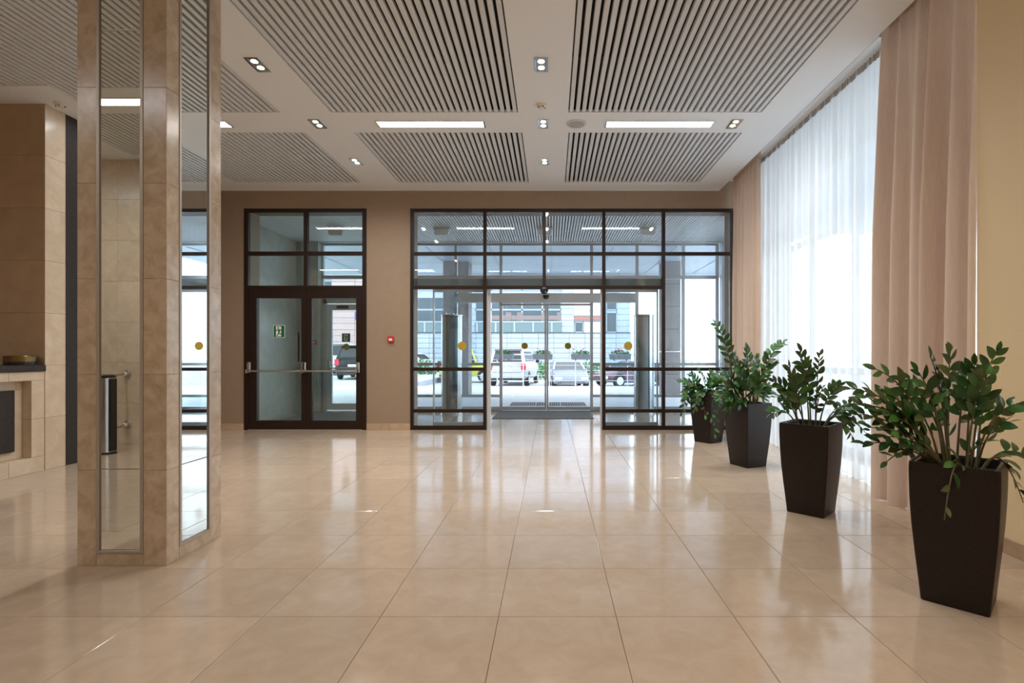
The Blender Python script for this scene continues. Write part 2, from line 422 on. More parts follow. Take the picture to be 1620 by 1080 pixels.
# ------------------------------------------------------------------ main entrance glazing (inner)
def fx(px): return (px - CX) * YW / F
def fz(py): return HC + (CY - py) * YW / F
FD0, FD1 = YW - .012, YW + .06
win = sroot('window_1')
MV = [fx(p) for p in (651.8, 767, 861, 955.4, 1049.8, 1158.8)]
hw = .0285
zt1, zt2, zl1, zl2 = fz(401.2), fz(454.5), fz(583.8), fz(649.8)
ztop, zbot = ZT, 0.0
for i, x in enumerate(MV):
    bx('mullion', 'frame_brown', win, x - hw, x + hw, FD0, FD1, (zt2 if i == 2 else 0), ztop)
def rail(a, b, zc, hh=.03): bx('transom', 'frame_brown', win, MV[a] + hw, MV[b] - hw, FD0 + .003, FD1 - .003, zc - hh, zc + hh)
for i in range(5):
    rail(i, i + 1, ztop - .031); rail(i, i + 1, zt1)
    if i < 4: rail(i, i + 1, zt2)
for i in (0, 3, 4):
    rail(i, i + 1, zl1); rail(i, i + 1, zl2); rail(i, i + 1, .037, .037)
def pane(par, x0, x1, z0, z1, y, mat='clear_glass'): return bx('pane', mat, par, x0, x1, y - .004, y + .004, z0, z1)
YP = YW + .025
for i in range(5):
    a, b = MV[i] + hw, MV[i + 1] - hw
    pane(win, a, b, zt1 + .03, ztop - .062, YP)
    if i < 4: pane(win, a, b, zt2 + .03, zt1 - .03, YP)
    if i in (0, 3): pane(win, a, b, zl1 + .03, zt2 - .03, YP)
    if i == 4: pane(win, a, b, zl1 + .03, zt1 - .03, YP)
    if i in (0, 3, 4): pane(win, a, b, zl2 + .03, zl1 - .03, YP); pane(win, a, b, .074, zl2 - .03, YP)
# operator housing and inner sliding leaves, parked open behind the sidelights
sl = sroot('door_2')
bx('operator_housing', 'housing_grey', sl, MV[0] + .03, MV[4], 9.50, 9.66, 2.575, 2.715)
def sliding_leaf(par, xa, xb, y, z1, lead_right, wst=.028, wlead=.05, zb=.03, mat='aluminium', lead='light_metal', br=.09, tr=.05):
    m = MB()
    wl_, wr_ = (wst, wlead) if lead_right else (wlead, wst)
    lf = bx('leaf_frame', mat, par, xa + wl_, xb - wr_, y, y + .04, zb, zb + br)
    bx('top_rail', mat, lf, xa + wl_, xb - wr_, y, y + .04, z1 - tr, z1)
    bx('stile', lead if not lead_right else mat, lf, xa, xa + wl_, y, y + .045, zb, z1)
    bx('stile', lead if lead_right else mat, lf, xb - wr_, xb, y, y + .045, zb, z1)
    bx('pane', 'clear_glass', lf, xa + wl_, xb - wr_, y + .016, y + .024, zb + br, z1 - tr)
    return lf
sliding_leaf(sl, -2.15, -1.10, 9.55, 2.53, True)
sliding_leaf(sl, .893, 1.945, 9.55, 2.53, False)
for x in (-1.153, .905):                                            # slim posts that guide the leaves
    bx('guide_post', 'light_metal', sl, x - .012, x + .012, 9.465, 9.545, 0, 2.54)

def sensor(x, y, z, lab):
    t = thing('motion_sensor', lab, 'sensor', (x, y, z), 'door sensors over the sliding doors')
    MB().loft([[(x + .075 * s * math.cos(a), y - .055 * d + .0 - .05 * s * abs(math.sin(a)) * d, z + zz) for a in (PI * k / 10 for k in range(11))] + [(x - .075 * s, y, z + zz), (x + .075 * s, y, z + zz)] for s, zz, d in ((.45, -.05, .3), (.85, -.02, .8), (1, .02, 1), (.95, .04, 1))]).build('housing', 'black_plastic', t, smooth=True)
    MB().ball((x + .025, y - .075, z - .02), .014, 8).build('lens', 'chrome', t, smooth=True)
sensor(-.124, FD0, 2.475, 'black dome sensor on the brown frame over the open doorway')

# ------------------------------------------------------------------ emergency double door with its window above
d1 = sroot('door_1')
fr = .073
xa, xb = DX0, DX1
bx('jamb', 'frame_brown', d1, xa, xa + fr, FD0, FD1, 0, ZT)
bx('jamb', 'frame_brown', d1, xb - fr, xb, FD0, FD1, 0, ZT)
xm = fx(483.7)
ztr2 = fz(454)
for z, hh in ((ZT - .031, .031), (fz(400.8), .034), (ztr2, .026)): bx('transom', 'frame_brown', d1, xa + fr, xb - fr, FD0 + .002, FD1 - .002, z - hh, z + hh)
bx('mullion', 'frame_brown', d1, xm - .034, xm + .034, FD0, FD1, ztr2 + .026, ZT - .062)
for a, b in ((xa + fr, xm - .034), (xm + .034, xb - fr)):
    pane(d1, a, b, fz(397.4), ZT - .062, YP, 'green_glass'); pane(d1, a, b, ztr2 + .026, fz(404.2), YP, 'green_glass')
zdt = ztr2 - .028
def leaf(x0, x1, g0, g1, handle):
    zg0, zg1 = fz(665), fz(471.5)
    lf = bx('door_leaf', 'frame_brown', d1, x0, x1, FD0 + .004, FD1, .012, zg0)
    MB().box(x0, x1, FD0 + .004, FD1, zg1, zdt).box(x0, g0, FD0 + .004, FD1, zg0, zg1).box(g1, x1, FD0 + .004, FD1, zg0, zg1).build('leaf_frame', 'frame_brown', lf)
    pane(lf, g0, g1, zg0, zg1, YP, 'green_glass')
    zb = fz(586.5)
    MB().tube([(g0 - .10, FD0 - .10, zb), (g0 + .02, FD0 - .105, zb), (g1 - .02, FD0 - .105, zb), (g1 + .05, FD0 - .10, zb + .005)], .017, 10).build('push_bar', 'brushed_steel', lf, smooth=True)
    for xx in (g0 - .12, g1 + .045):
        MB().cbox(xx - .03, xx + .03, FD0 - .045, FD0 + .006, zb - .03, zb + .155, .008).build('bar_housing', 'brushed_steel', lf)
        MB().box(xx - .018, xx + .018, FD0 - .115, FD0 - .04, zb - .035, zb + .03).build('bar_arm', 'brushed_steel', lf)
    if handle:
        hx_ = (472.6 - CX) * (YW + .10) / F
        MB().tube([(hx_, YW + .10, fz(525)), (hx_, YW + .10, fz(572))], .016, 10).build('pull_handle', 'frame_brown', lf, smooth=True)
        for zz in (fz(527), fz(570)): MB().cyl((hx_, YW + .10, zz), (g1 + .03, YW + .055, zz), .01).build('handle_stud', 'brushed_steel', lf)
    return lf
leaf(xa + fr + .004, fx(484.6), fx(406.4), fx(477), True)
leaf(fx(485.2), xb - fr - .004, fx(493.5), fx(563.5), False)
bx('threshold', 'brushed_steel', d1, xa + fr, xb - fr, FD0, FD1, 0, .01)

def exit_sign(c, w, hgt, lab):
    t = thing('exit_sign', lab, 'sign', c, 'running man exit signs'); x, y, z = c
    bx('sign_plate', 'white_plastic', t, x - w / 2, x + w / 2, y, y + .002, z - hgt / 2, z + hgt / 2)
    k = .46
    bx('green_field', 'sign_green', t, x - w * k, x + w * k, y - .0012, y, z - hgt * k, z + hgt * k)
    bx('doorway_mark', 'paper', t, x - w * .27, x + w * .20, y - .002, y - .0012, z - hgt * .40, z + hgt * .40)
    mb = MB(); u = hgt * .40
    def pl(pts): mb.prism([(x + a * u, z + b * u) for a, b in pts], .001, Matrix.Translation((0, y - .0032, 0)))
    pl([(-.18 + .17 * math.cos(a), .68 + .17 * math.sin(a)) for a in (2 * PI * q / 12 for q in range(12))])
    pl([(-.30, .42), (.16, .42), (.22, .30), (.14, -.12), (-.14, -.16), (-.20, .1)])
    pl([(-.30, .42), (-.62, .22), (-.70, .02), (-.58, 0), (-.50, .14), (-.2, .26)])
    pl([(.10, .42), (.42, .34), (.62, .06), (.52, -.02), (.34, .2), (.14, .24)])
    pl([(-.14, -.1), (-.20, -.45), (-.52, -.82), (-.38, -.90), (-.04, -.55), (.06, -.14)])
    pl([(0, -.1), (.30, -.42), (.78, -.46), (.80, -.62), (.22, -.60), (-.06, -.2)])
    mb.build('running_figure', 'sign_green', t)
zz = fz(524)
exit_sign((fx(440.7), YP - .0075, zz), .205, .225, 'green running man exit sign on the left door leaf glass')
exit_sign(tuple(at(547.5, 534, YO - .012)), .20, .21, 'green running man exit sign on the outer grey door')

def dot(p, lab, r=.0775):
    m = MB(); m.prism([(p[0] + r * math.cos(a), p[2] + r * math.sin(a)) for a in (2 * PI * k / 32 for k in range(32))], .0012, Matrix.Translation((0, p[1], 0)))
    o = m.build('dot_sticker', 'dot_yellow'); tag(o, lab, 'sticker', 'yellow warning dots on the glass')
dot(at(731, 547, YP - .0055), 'yellow dot sticker on the inner left sidelight beside air curtain')
dot(at(994, 547, YP - .0055), 'yellow dot sticker on the inner right sidelight')
dot(at(548, 548.5, YO - .012), 'yellow dot sticker under the exit sign of the outer grey door')
dot(at(830, 547, YO + .012), 'yellow dot sticker on the left outer sliding leaf')
dot(at(898.5, 547, YO + .012), 'yellow dot sticker on the right outer sliding leaf')

# fire call points
def call_point(p, w, lab, mat):
    x, y, z = p; t = thing('fire_call_point', lab, 'fire alarm', p, 'red fire alarm call points')
    MB().cbox(x - w / 2, x + w / 2, y - .045, y, z - w / 2, z + w / 2, .006).build('housing', mat, t)
    bx('press_plate', 'white_plastic', t, x - w * .28, x + w * .28, y - .05, y - .044, z - w * .22, z + w * .16)
call_point(at(619, 536.7, YW), .105, 'red fire alarm box on the brown wall between door and glazing', 'alarm_red')

# ------------------------------------------------------------------ vestibule
struct(MB().box(-6.3, -6.0, 9.9, 12.7, -.1, 4.55).box(-6.3, -5.475, 12.35, 12.7, -.1, 4.55).build('wall_vestibule', 'vestibule_stone'))
call_point((-5.56, 12.35, 1.63), .10, 'dark red alarm box on the stone wall behind the left door', 'alarm_red')
vc = thing('vestibule_slat_ceiling', 'slatted bluish ceiling of the glass vestibule behind the entrance', 'ceiling panel', (-.9, 11.2, 4.0))
n = 176; pit = (4.05 + 6.0) / n
for k in range(n):
    link('slat', slat_mesh(2.46, .035, mt='slat_bluish'), vc, Matrix.Translation(Vector((-6.0 + (k + .5) * pit, 9.92, 4.0)) - OFF[vc.name]))
bx('backing', 'void_dark', vc, -6.0, 4.05, 9.9, 12.5, 4.10, 4.12)
bx('edge_trim', 'light_metal', vc, -6.0, 4.05, 12.39, 12.5, 3.985, 4.1)
of = sroot('window_2')
def ox(px): return (px - CX) * YO / F
OM = [ox(p) for p in (509, 577, 649, 721, 792.5, 936, 1008, 1081.5, 1135.5)]
ow = .034
for i, x in enumerate(OM):
    bx('mullion', 'aluminium', of, x - ow, x + ow, YO, YO + .09, 0, 4.0)
oz1, oz2, oz3 = 1.113, .355, 3.19
for i in range(len(OM) - 1):
    a, b = OM[i] + ow, OM[i + 1] - ow
    bx('transom', 'aluminium', of, a, b, YO + .005, YO + .085, oz3 - .04, oz3 + .04)
    bx('transom', 'aluminium', of, a, b, YO + .005, YO + .085, 3.94, 4.0)
    pane(of, a, b, oz3 + .04, 3.94, YO + .045)
    if i == 0: continue
    if i == 4:
        pane(of, a, b, 2.80, oz3 - .04, YO + .045); continue
    for z, hh in ((oz1, .032), (oz2, .032), (.05, .05)): bx('transom', 'aluminium', of, a, b, YO + .005, YO + .085, z - hh, z + hh)
    pane(of, a, b, oz1 + .032, oz3 - .04, YO + .045); pane(of, a, b, oz2 + .032, oz1 - .032, YO + .045); pane(of, a, b, .1, oz2 - .032, YO + .045)
struct(bx('roof_front', 'canopy_white', None, -6.3, 4.3, 12.5, 12.75, 4.0, 4.9))
# right glazed side of the vestibule and the long window behind the curtains
sg = sroot('window_3')
bx('corner_post', 'light_metal', sg, XG - .06, XG + .06, 11.75, 12.38, 0, 4.5)
def side_glazing(par, ys, zs, top, mat):
    for y in ys: bx('mullion', mat, par, XG - .04, XG + .04, y - .03, y + .03, 0, top)
    for a, b in zip(ys, ys[1:]):
        zz = [0.05] + zs + [top - .04]
        for z in zz: bx('transom', mat, par, XG - .035, XG + .035, a + .03, b - .03, z - .045, z + .045)
        for z0, z1 in zip(zz, zz[1:]): bx('pane', 'clear_glass', par, XG - .004, XG + .004, a + .03, b - .03, z0 + .045, z1 - .045)
side_glazing(sg, [9.93, 10.8, 11.72], [oz2, oz1, oz3], 4.16, 'aluminium')
side_glazing(sg, [12.41, YO + .04], [oz1, oz3], 4.16, 'aluminium')
sw = sroot('window_4')
side_glazing(sw, [3.58, 4.72, 5.88, 7.04, 8.2, 9.36], [.5, 1.12, 3.13], 4.16, 'light_metal')
struct(bx('wall_window_head', 'gypsum', None, XG - .1, 4.3, 3.3, 12.7, 4.16, 4.55))

# outer sliding doors
od = sroot('door_3')
bx('header_box', 'light_metal', od, OM[3], OM[6], YO - .16, YO, 2.575, 2.79)
sliding_leaf(od, OM[4] - .03, ox(864.3), YO + .02, 2.56, True, .05, .042, 0.015, 'aluminium', 'aluminium', .085, .045)
sliding_leaf(od, ox(864.7), OM[5] + .03, YO + .02, 2.56, False, .05, .042, 0.015, 'aluminium', 'aluminium', .085, .045)
bx('floor_track', 'brushed_steel', od, OM[3], OM[6], YO - .02, YO + .06, 0, .008)
sensor(ox(864), YO - .16, 2.70, 'black dome sensor on the light header of the outer sliding doors')
# outer single door
d4 = sroot('door_4')
xa, xb = OM[0] + ow, OM[1] + .55
bx('jamb', 'aluminium', d4, xa, xa + .09, YO - .02, YO + .1, 0, 2.66); bx('transom', 'aluminium', d4, xa, xb, YO - .02, YO + .1, 2.56, 2.70)
pane(d4, xa, OM[1], 2.70, oz3 - .04, YO + .045)
lf = bx('door_leaf', 'light_metal', d4, xa + .10, xa + 1.15, YO - .03, YO + .03, .03, .18)
MB().box(xa + .10, xa + .22, YO - .03, YO + .03, .18, 2.54).box(xa + 1.05, xa + 1.15, YO - .03, YO + .03, .18, 2.54).box(xa + .22, xa + 1.05, YO - .03, YO + .03, 2.40, 2.54).build('leaf_frame', 'light_metal', lf)
bx('pane', 'clear_glass', lf, xa + .22, xa + 1.05, YO - .004, YO + .004, .18, 2.40)
MB().cbox(xa + .35, xa + .62, YO - .09, YO - .03, 2.44, 2.50, .008).build('door_closer', 'black_plastic', lf)
MB().cbox(xa + .12, xa + .2, YO - .07, YO - .03, .98, 1.20, .006).build('bar_housing', 'brushed_steel', lf)
MB().tube([(xa + .14, YO - .12, 1.02), (xa + 1.0, YO - .12, 1.02)], .015, 8).build('push_bar', 'brushed_steel', lf)

def air_curtain(x, y, face, lab, core='curtain_core'):
    t = thing('air_curtain', lab, 'air curtain', (x, y, 0), 'tall air curtain columns')
    R = .235; H = 2.25
    def arc(a0, a1, r, n): return [(x + r * math.cos(a0 + (a1 - a0) * k / n), y + r * .8 * math.sin(a0 + (a1 - a0) * k / n)) for k in range(n + 1)]
    def seg(name, a0, a1, mat, r=R, z0=.05, z1=H - .03):
        o = arc(a0, a1, r, 14); i = arc(a1, a0, r - .02, 14)
        MB().loft([[(px, py, z0) for px, py in o + i], [(px, py, z1) for px, py in o + i]]).build(name, mat, t, smooth=50)
    f = -PI / 2 + face
    seg('glass_front', f - .55, f + .55, 'smoked_glass')
    seg('steel_shell', f + .56, f + 2.4, 'polished_steel'); seg('steel_shell', f - 2.4, f - .56, 'polished_steel')
    seg('grille', f + 2.42, f + 2 * PI - 2.42, 'steel_grate', R - .01)
    MB().lathe([(R * .75, .05), (R * .75, H - .05)], 20, (x, y, 0)).build('core', core, t, smooth=True)
    MB().loft([[(px, py, z) for px, py in arc(0, 2 * PI * 23 / 24, r, 23)] for r, z in ((R + .02, 0), (R + .02, .035), (R, .05))]).build('base_plate', 'polished_steel', t, smooth=40)
    MB().loft([[(px, py, z) for px, py in arc(0, 2 * PI * 23 / 24, r, 23)] for r, z in ((R + .012, H - .03), (R + .012, H - .005), (R - .01, H))]).build('top_cap', 'brushed_steel', t, smooth=40)
    for k in range(4):
        a = f - .9 + .6 * k
        MB().cyl((x + .15 * math.cos(a), y + .12 * math.sin(a), H), (x + .15 * math.cos(a), y + .12 * math.sin(a), H + .03), .012).build('cap_bolt', 'chrome', t)
air_curtain(-2.27, 12.0, .15, 'tall steel air curtain column with dark glass, left of the sliding doors')
air_curtain(2.12, 12.0, -.15, 'tall steel air curtain column right of the sliding doors', 'light_metal')  # lighter core colour stands in for reflections on this column's glass

for px, lab in ((532, 'white emergency light box hung in the vestibule behind the exit door'), (699, 'white emergency light box in the vestibule, first from the left in the main glazing'),
                (861.5, 'white emergency light box hung over the middle of the vestibule'), (1025, 'white emergency light box hung above the right air curtain')):
    x = (px - CX) * 11 / F
    t = thing('emergency_light', lab, 'light', (x, 11, 3.9), 'emergency light boxes under the vestibule ceiling')
    MB().cbox(x - .15, x + .15, 10.94, 11.06, 3.86, 3.955, .008).build('housing', 'white_plastic', t)
    MB().cbox(x - .135, x + .135, 10.95, 11.05, 3.835, 3.862, .006).build('diffuser', 'paper', t)
    bx('mounting_plate', 'light_metal', t, x - .17, x + .17, 10.96, 11.04, 3.955, 3.999)

def mat(x0, x1, y0, y1, lab):
    t = thing('door_mat', lab, 'mat', ((x0 + x1) / 2, (y0 + y1) / 2, 0), 'grey entrance mats')
    bx('carpet', 'mat_grey', t, x0 + .02, x1 - .02, y0 + .02, y1 - .02, .0005, .011)
    MB().box(x0, x1, y0, y0 + .02, .0005, .007).box(x0, x1, y1 - .02, y1, .0005, .007).box(x0, x0 + .02, y0 + .02, y1 - .02, .0005, .007).box(x1 - .02, x1, y0 + .02, y1 - .02, .0005, .007).build('rubber_edge', 'black_plastic', t)
mat(-1.245, .90, 10.98, 12.44, 'grey entrance mat inside the outer sliding doors')
mat(-5.62, -3.95, 10.6, 12.3, 'brown grey mat on the floor behind the double exit door')

# ------------------------------------------------------------------ mirrored column
col = thing('mirrored_column', 'square beige stone column with tall mirror strips on its faces', 'column', (-2.742, 3.64, 0))
cx0, cx1, cy0, cy1 = -3.029, -2.458, 3.36, 3.915
bx('core', 'grout', col, cx0 + .02, cx1 - .02, cy0 + .02, cy1 - .02, 0, ZC)
zs = [0] + [k * CO for k in range(1, 7)] + [ZC]
def face(frame_of, W, m0, m1):
    """one face: frame_of(u, d, z) maps along-face, depth, height; stone strips either side of the mirror, a base piece, frame and panes."""
    def blk(name, mt, u0, u1, d0, d1, z0, z1, cham=.0015):
        m = MB(); m.cbox(min(u0, u1), max(u0, u1), d0, d1, z0, z1, cham)
        m.v = [Vector(frame_of(*p)) for p in m.v]
        return m.build(name, mt, col)
    zb = .10
    for a, b in ((0.0005, m0 - .021), (m1 + .021, W - .0005)):
        for z0, z1 in zip(zs, zs[1:]): blk('stone_panel', 'column_stone', a, b, 0, .022, z0 + .0007, z1 - .0007)
    blk('stone_panel', 'column_stone', m0 - .0195, m1 + .0195, 0.0005, .022, .0007, zb - .021)
    for a, b, z0, z1 in ((m0 - .02, m0, zb - .02, ZC), (m1, m1 + .02, zb - .02, ZC), (m0, m1, zb - .02, zb)):
        blk('mirror_frame', 'mirror_edge', a, b, -.004, .022, z0, z1)
    for z0, z1 in ((zb, .618), (.618, 3.424), (3.424, ZC)):
        blk('mirror_pane', 'mirror', m0, m1, .006, .018, z0 + .001, z1 - .001, .0025)
w, dpt = cx1 - cx0, cy1 - cy0
face(lambda u, d, z: (cx0 + u, cy0 + d, z), w, .143, .402)
face(lambda u, d, z: (cx1 - d, cy0 + u, z), dpt, .135, .415)
face(lambda u, d, z: (cx0 + d, cy0 + u, z), dpt, .135, .415)
face(lambda u, d, z: (cx0 + u, cy1 - d, z), w, .143, .402)

# ------------------------------------------------------------------ reception desk
desk = thing('reception_desk', 'beige stone reception desk with black granite top and recessed dark panel', 'desk', (-6.3, 4.5, 0))
bx('core', 'grout', desk, -6.7, -6.03, 2.2, 6.12, 0, 1.155)
RY0, RY1, RZ0, RZ1 = 3.7, 5.97, .176, 1.052
def dpan(y0, y1, z0, z1, x0=-6.03, x1=XL): MB().cbox(x0, x1, y0 + .001, y1 - .001, z0 + .001, z1 - .001, .002).build('stone_panel', 'desk_stone', desk)
for ya, yb in ((2.2, 2.95), (2.95, 3.7), (3.7, 4.45), (4.45, 5.08), (5.08, 5.72), (5.72, 6.125)):
    dpan(ya, yb, 0, RZ0); dpan(ya, yb, RZ1, 1.155)
dpan(RY1, 6.125, RZ0, .6115); dpan(RY1, 6.125, .6115, RZ1); dpan(2.2, 2.95, RZ0, RZ1); dpan(2.95, RY0, RZ0, RZ1)
for ya, yb in ((RY0, 4.45), (4.45, 5.08), (5.08, 5.55), (5.55, RY1)): dpan(ya, yb, RZ0, RZ1, -6.035, -6.005)
MB().cbox(-6.005, -5.975, RY0 + .12, 5.86, .265, .95, .003).build('inset_panel', 'dark_granite', desk)
MB().cbox(-6.75, XL + .025, 2.15, 6.12, 1.157, 1.228, .004).build('desk_top', 'dark_granite', desk)
t = thing('round_box', 'round black box with brass lid band on the reception desk', 'box', (-6.04, 5.98, 1.228))
MB().lathe([(.135, 1.229), (.137, 1.24), (.137, 1.268)], 32, (-6.04, 5.98, 0)).build('base', 'black_plastic', t, smooth=True)
MB().lathe([(.139, 1.268), (.139, 1.328), (.132, 1.336), (.11, 1.337)], 32, (-6.04, 5.98, 0)).build('lid', 'brass', t, smooth=True)
tag(MB().box(-6.42, -6.15, 5.66, 5.82, 1.2285, 1.232).build('paper_sheet', 'paper'), 'white paper sheets lying on the black desk top', 'paper')

# turnstile post by the rear wall, seen in the column mirror
t = thing('turnstile_post', 'steel and black turnstile post by the rear wall, seen in the column mirror', 'turnstile', (-6.03, -.42, 0))
MB().lathe([(.10, 0), (.10, .02), (.085, .03)], 24, (-6.03, -.42, 0)).build('base', 'black_plastic', t, smooth=40)
MB().lathe([(.085, .03), (.085, 1.03)], 24, (-6.03, -.42, 0)).build('post', 'brushed_steel', t, smooth=40)
MB().box(-6.0, -5.938, -.46, -.36, .04, 1.02).build('front_panel', 'black_plastic', t)
MB().lathe([(.09, 1.03), (.09, 1.06), (.07, 1.075)], 24, (-6.03, -.42, 0)).build('cap', 'black_plastic', t, smooth=40)
for z in (.30, 1.06):
    MB().tube([(-6.03, -.42, z - .02), (-6.25, -.8, z - .01), (-6.35, -1.10, z)], .016, 8).build('wall_arm', 'brushed_steel', t, smooth=True)
    MB().cyl((-6.35, -1.149, z), (-6.35, -1.13, z), .062, .055, 20).build('rosette', 'brushed_steel', t, smooth=40)
    MB().ball((-6.345, -1.10, z), .036, 14).build('arm_ball', 'chrome', t, smooth=True)

# ------------------------------------------------------------------ ceiling lights and small ceiling fittings
def downlight(x, y, lab, long=True):
    t = thing('downlight', lab, 'ceiling light', (x, y, ZC), 'twin recessed spotlights')
    wx, wy = .068, .135; zf = ZC - .006
    MB().box(x - wx, x - wx + .018, y - wy, y + wy, zf, ZC - .001).box(x + wx - .018, x + wx, y - wy, y + wy, zf, ZC - .001).box(x - wx + .018, x + wx - .018, y - wy, y - wy + .018, zf, ZC - .001).box(x - wx + .018, x + wx - .018, y + wy - .018, y + wy, zf, ZC - .001).build('trim_ring', 'chrome', t)
    bx('inner_tray', 'brushed_steel', t, x - wx + .018, x + wx - .018, y - wy + .018, y + wy - .018, ZC - .002, ZC - .001)
    for s in (-1, 1):
        MB().lathe([(.028, ZC - .0065), (.033, ZC - .004), (.033, ZC - .0022)], 20, (x, y + s * .058, 0)).build('bulb', 'bulb_light', t)
        add_light('SPOT', 'lamp', t, (x, y + s * .058, ZC - .012), SPOT_W, WARM, spot_size=math.radians(165), spot_blend=1.0, shadow_soft_size=.035)
for x, col_ in ((-.10, 'the middle aisle'), (-2.96, 'the aisle over the mirrored column')):
    for y, row in ((.66, 'behind the viewpoint'), (5.30, 'nearest in view'), (6.66, 'between large and small panels'), (7.97, 'nearest the entrance wall')):
        if y < 1 and x < -1: continue
        downlight(x, y, f'twin recessed warm spotlight in {col_}, {row}')
downlight(2.32, .66, 'twin recessed warm spotlight above the nearest planter, behind the view')
downlight(2.32, 6.66, 'twin recessed warm spotlight near the sheer curtain, beside the tube light')
def tubelight(x0, y, lab):
    x1 = x0 + 1.33; w = .075
    t = thing('tube_light', lab, 'ceiling light', ((x0 + x1) / 2, y, ZC), 'long recessed tube lights')
    MB().box(x0 - .02, x1 + .02, y - w - .018, y - w, ZC - .007, ZC - .0005).box(x0 - .02, x1 + .02, y + w, y + w + .018, ZC - .007, ZC - .0005).box(x0 - .02, x0, y - w, y + w, ZC - .007, ZC - .0005).box(x1, x1 + .02, y - w, y + w, ZC - .007, ZC - .0005).build('trim_ring', 'chrome', t)
    for k in range(3):
        a = x0 + k * 1.33 / 3
        bx('diffuser', 'tube_light', t, a + .003, a + 1.33 / 3 - .003, y - w, y + w, ZC - .004, ZC - .001)
tubelight(-5.43, 6.67, 'long recessed tube light behind the mirrored column')
tubelight(-2.19, 6.67, 'long recessed tube light left of the middle spot')
tubelight(.705, 6.67, 'long recessed tube light beside the round ceiling speaker')
downlight(-5.83, .66, 'twin recessed warm spotlight before the reception desk, behind the view')
tubelight(-8.0, .65, 'long recessed tube light before the reception desk')
tubelight(-5.43, .65, 'long recessed tube light seen in the column mirror')
def detector(x, y, lab):
    t = thing('smoke_detector', lab, 'smoke detector', (x, y, ZC), 'round smoke detectors')
    MB().lathe([(.052, ZC - .022), (.062, ZC - .016), (.066, ZC)], 24, (x, y, 0)).build('base', 'cream_plastic', t, smooth=40)
    MB().lathe([(.020, ZC - .045), (.036, ZC - .042), (.04, ZC - .022)], 20, (x, y, 0)).build('cap', 'cream_plastic', t, smooth=40)
    for k in range(4):
        a = k * PI / 2 + .4
        bxm = MB().box(-.006, .006, -.003, .003, 0, .018, Matrix.Translation((x + .041 * math.cos(a), y + .041 * math.sin(a), ZC - .04)) @ Matrix.Rotation(a, 4, 'Z'))
        bxm.build('vent_slot', 'black_plastic', t)
detector(-.11, 6.16, 'round cream smoke detector by the middle spots')
detector(-5.72, 6.13, 'round cream smoke detector above the reception wall')
t = thing('ceiling_speaker', 'round grey loudspeaker grille in the ceiling between middle spot and tube', 'speaker', (.32, 6.66, ZC))
MB().lathe([(.125, ZC), (.125, ZC - .008), (.112, ZC - .012)], 32, (.32, 6.66, 0)).build('rim', 'light_metal', t, smooth=40)
MB().lathe([(.111, ZC - .011), (.06, ZC - .018), (.01, ZC - .02)], 32, (.32, 6.66, 0)).build('grille', 'speaker_grey', t, smooth=True)

# ------------------------------------------------------------------ curtains
def cloth(y0, y1, xc, z0, z1, amp, folds, seed, nz=34, per=10, topamp=.35, lean=0.0):
    rnd = random.Random(seed); ny = int(folds * per); m = MB()
    ph = [rnd.uniform(0, 6.28) for _ in range(6)]
    for k in range(nz + 1):
        t = k / nz; z = z1 + (z0 - z1) * t
        g = topamp + (1 - topamp) * min(1, t * 2.2) ** .8
        for i in range(ny + 1):
            u = i / ny
            wv = u + .012 * math.sin(7 * u + ph[0]) + .006 * math.sin(19 * u + ph[1] + 1.1 * t)
            a = math.sin(2 * PI * folds * wv + ph[2] + .5 * math.sin(2.1 * t + ph[3]))
            sh = math.copysign(abs(a) ** .75, a)
            var = .72 + .28 * math.sin(2 * PI * folds * .37 * u + ph[4] + .6 * t)
            fine = .006 * math.sin(2 * PI * folds * 2.7 * u + ph[5]) * (1 - t) ** 2
            x = xc + amp * g * var * sh + fine + lean * t
            y = y0 + (y1 - y0) * u + amp * .25 * g * math.cos(2 * PI * folds * wv * 1.0 + ph[2]) * t
            m.v.append(Vector((x, y, z)))
    for k in range(nz):
        for i in range(ny):
            a = k * (ny + 1) + i; m.f.append((a, a + 1, a + ny + 2, a + ny + 1)); m.fm.append(0)
    return m
def header(par, y0, y1, xc, z, mt, hh=.07):
    n = int((y1 - y0) / .02); m = MB()
    o = [(xc + .012 * math.sin(i * 2.4), y0 + (y1 - y0) * i / n) for i in range(n + 1)]
    ring = o + [(x + .006, y) for x, y in reversed(o)]
    m.loft([[(x, y, z - hh) for x, y in ring], [(x, y, z) for x, y in ring]]); m.build('header_tape', mt, par)
def curtain(lab, y0, y1, xc, z0, z1, amp, folds, seed, mt, tape, **k):
    t = thing('curtain', lab, 'curtain', (xc, (y0 + y1) / 2, z0), 'curtains along the window')
    cloth(y0, y1, xc, z0, z1, amp, folds, seed, **k).build('cloth', mt, t, smooth=180)
    header(t, y0, y1, xc - .004, z1, tape)
curtain('white sheer curtain filling the long window behind the planters', 3.90, 8.45, 3.32, .004, 4.43, .042, 25, 3, 'sheer', 'curtain_tape', per=14)
curtain('brown pink drape nearest, beside the yellow wall', 3.85, 5.0, 3.135, .004, 4.43, .12, 5.2, 11, 'drape', 'drape', per=26, topamp=.25, lean=-.02)
curtain('brown pink drape at the far corner beside the entrance glazing', 8.02, 9.25, 3.20, .004, 4.43, .055, 7.5, 23, 'drape', 'drape', per=16, topamp=.3)

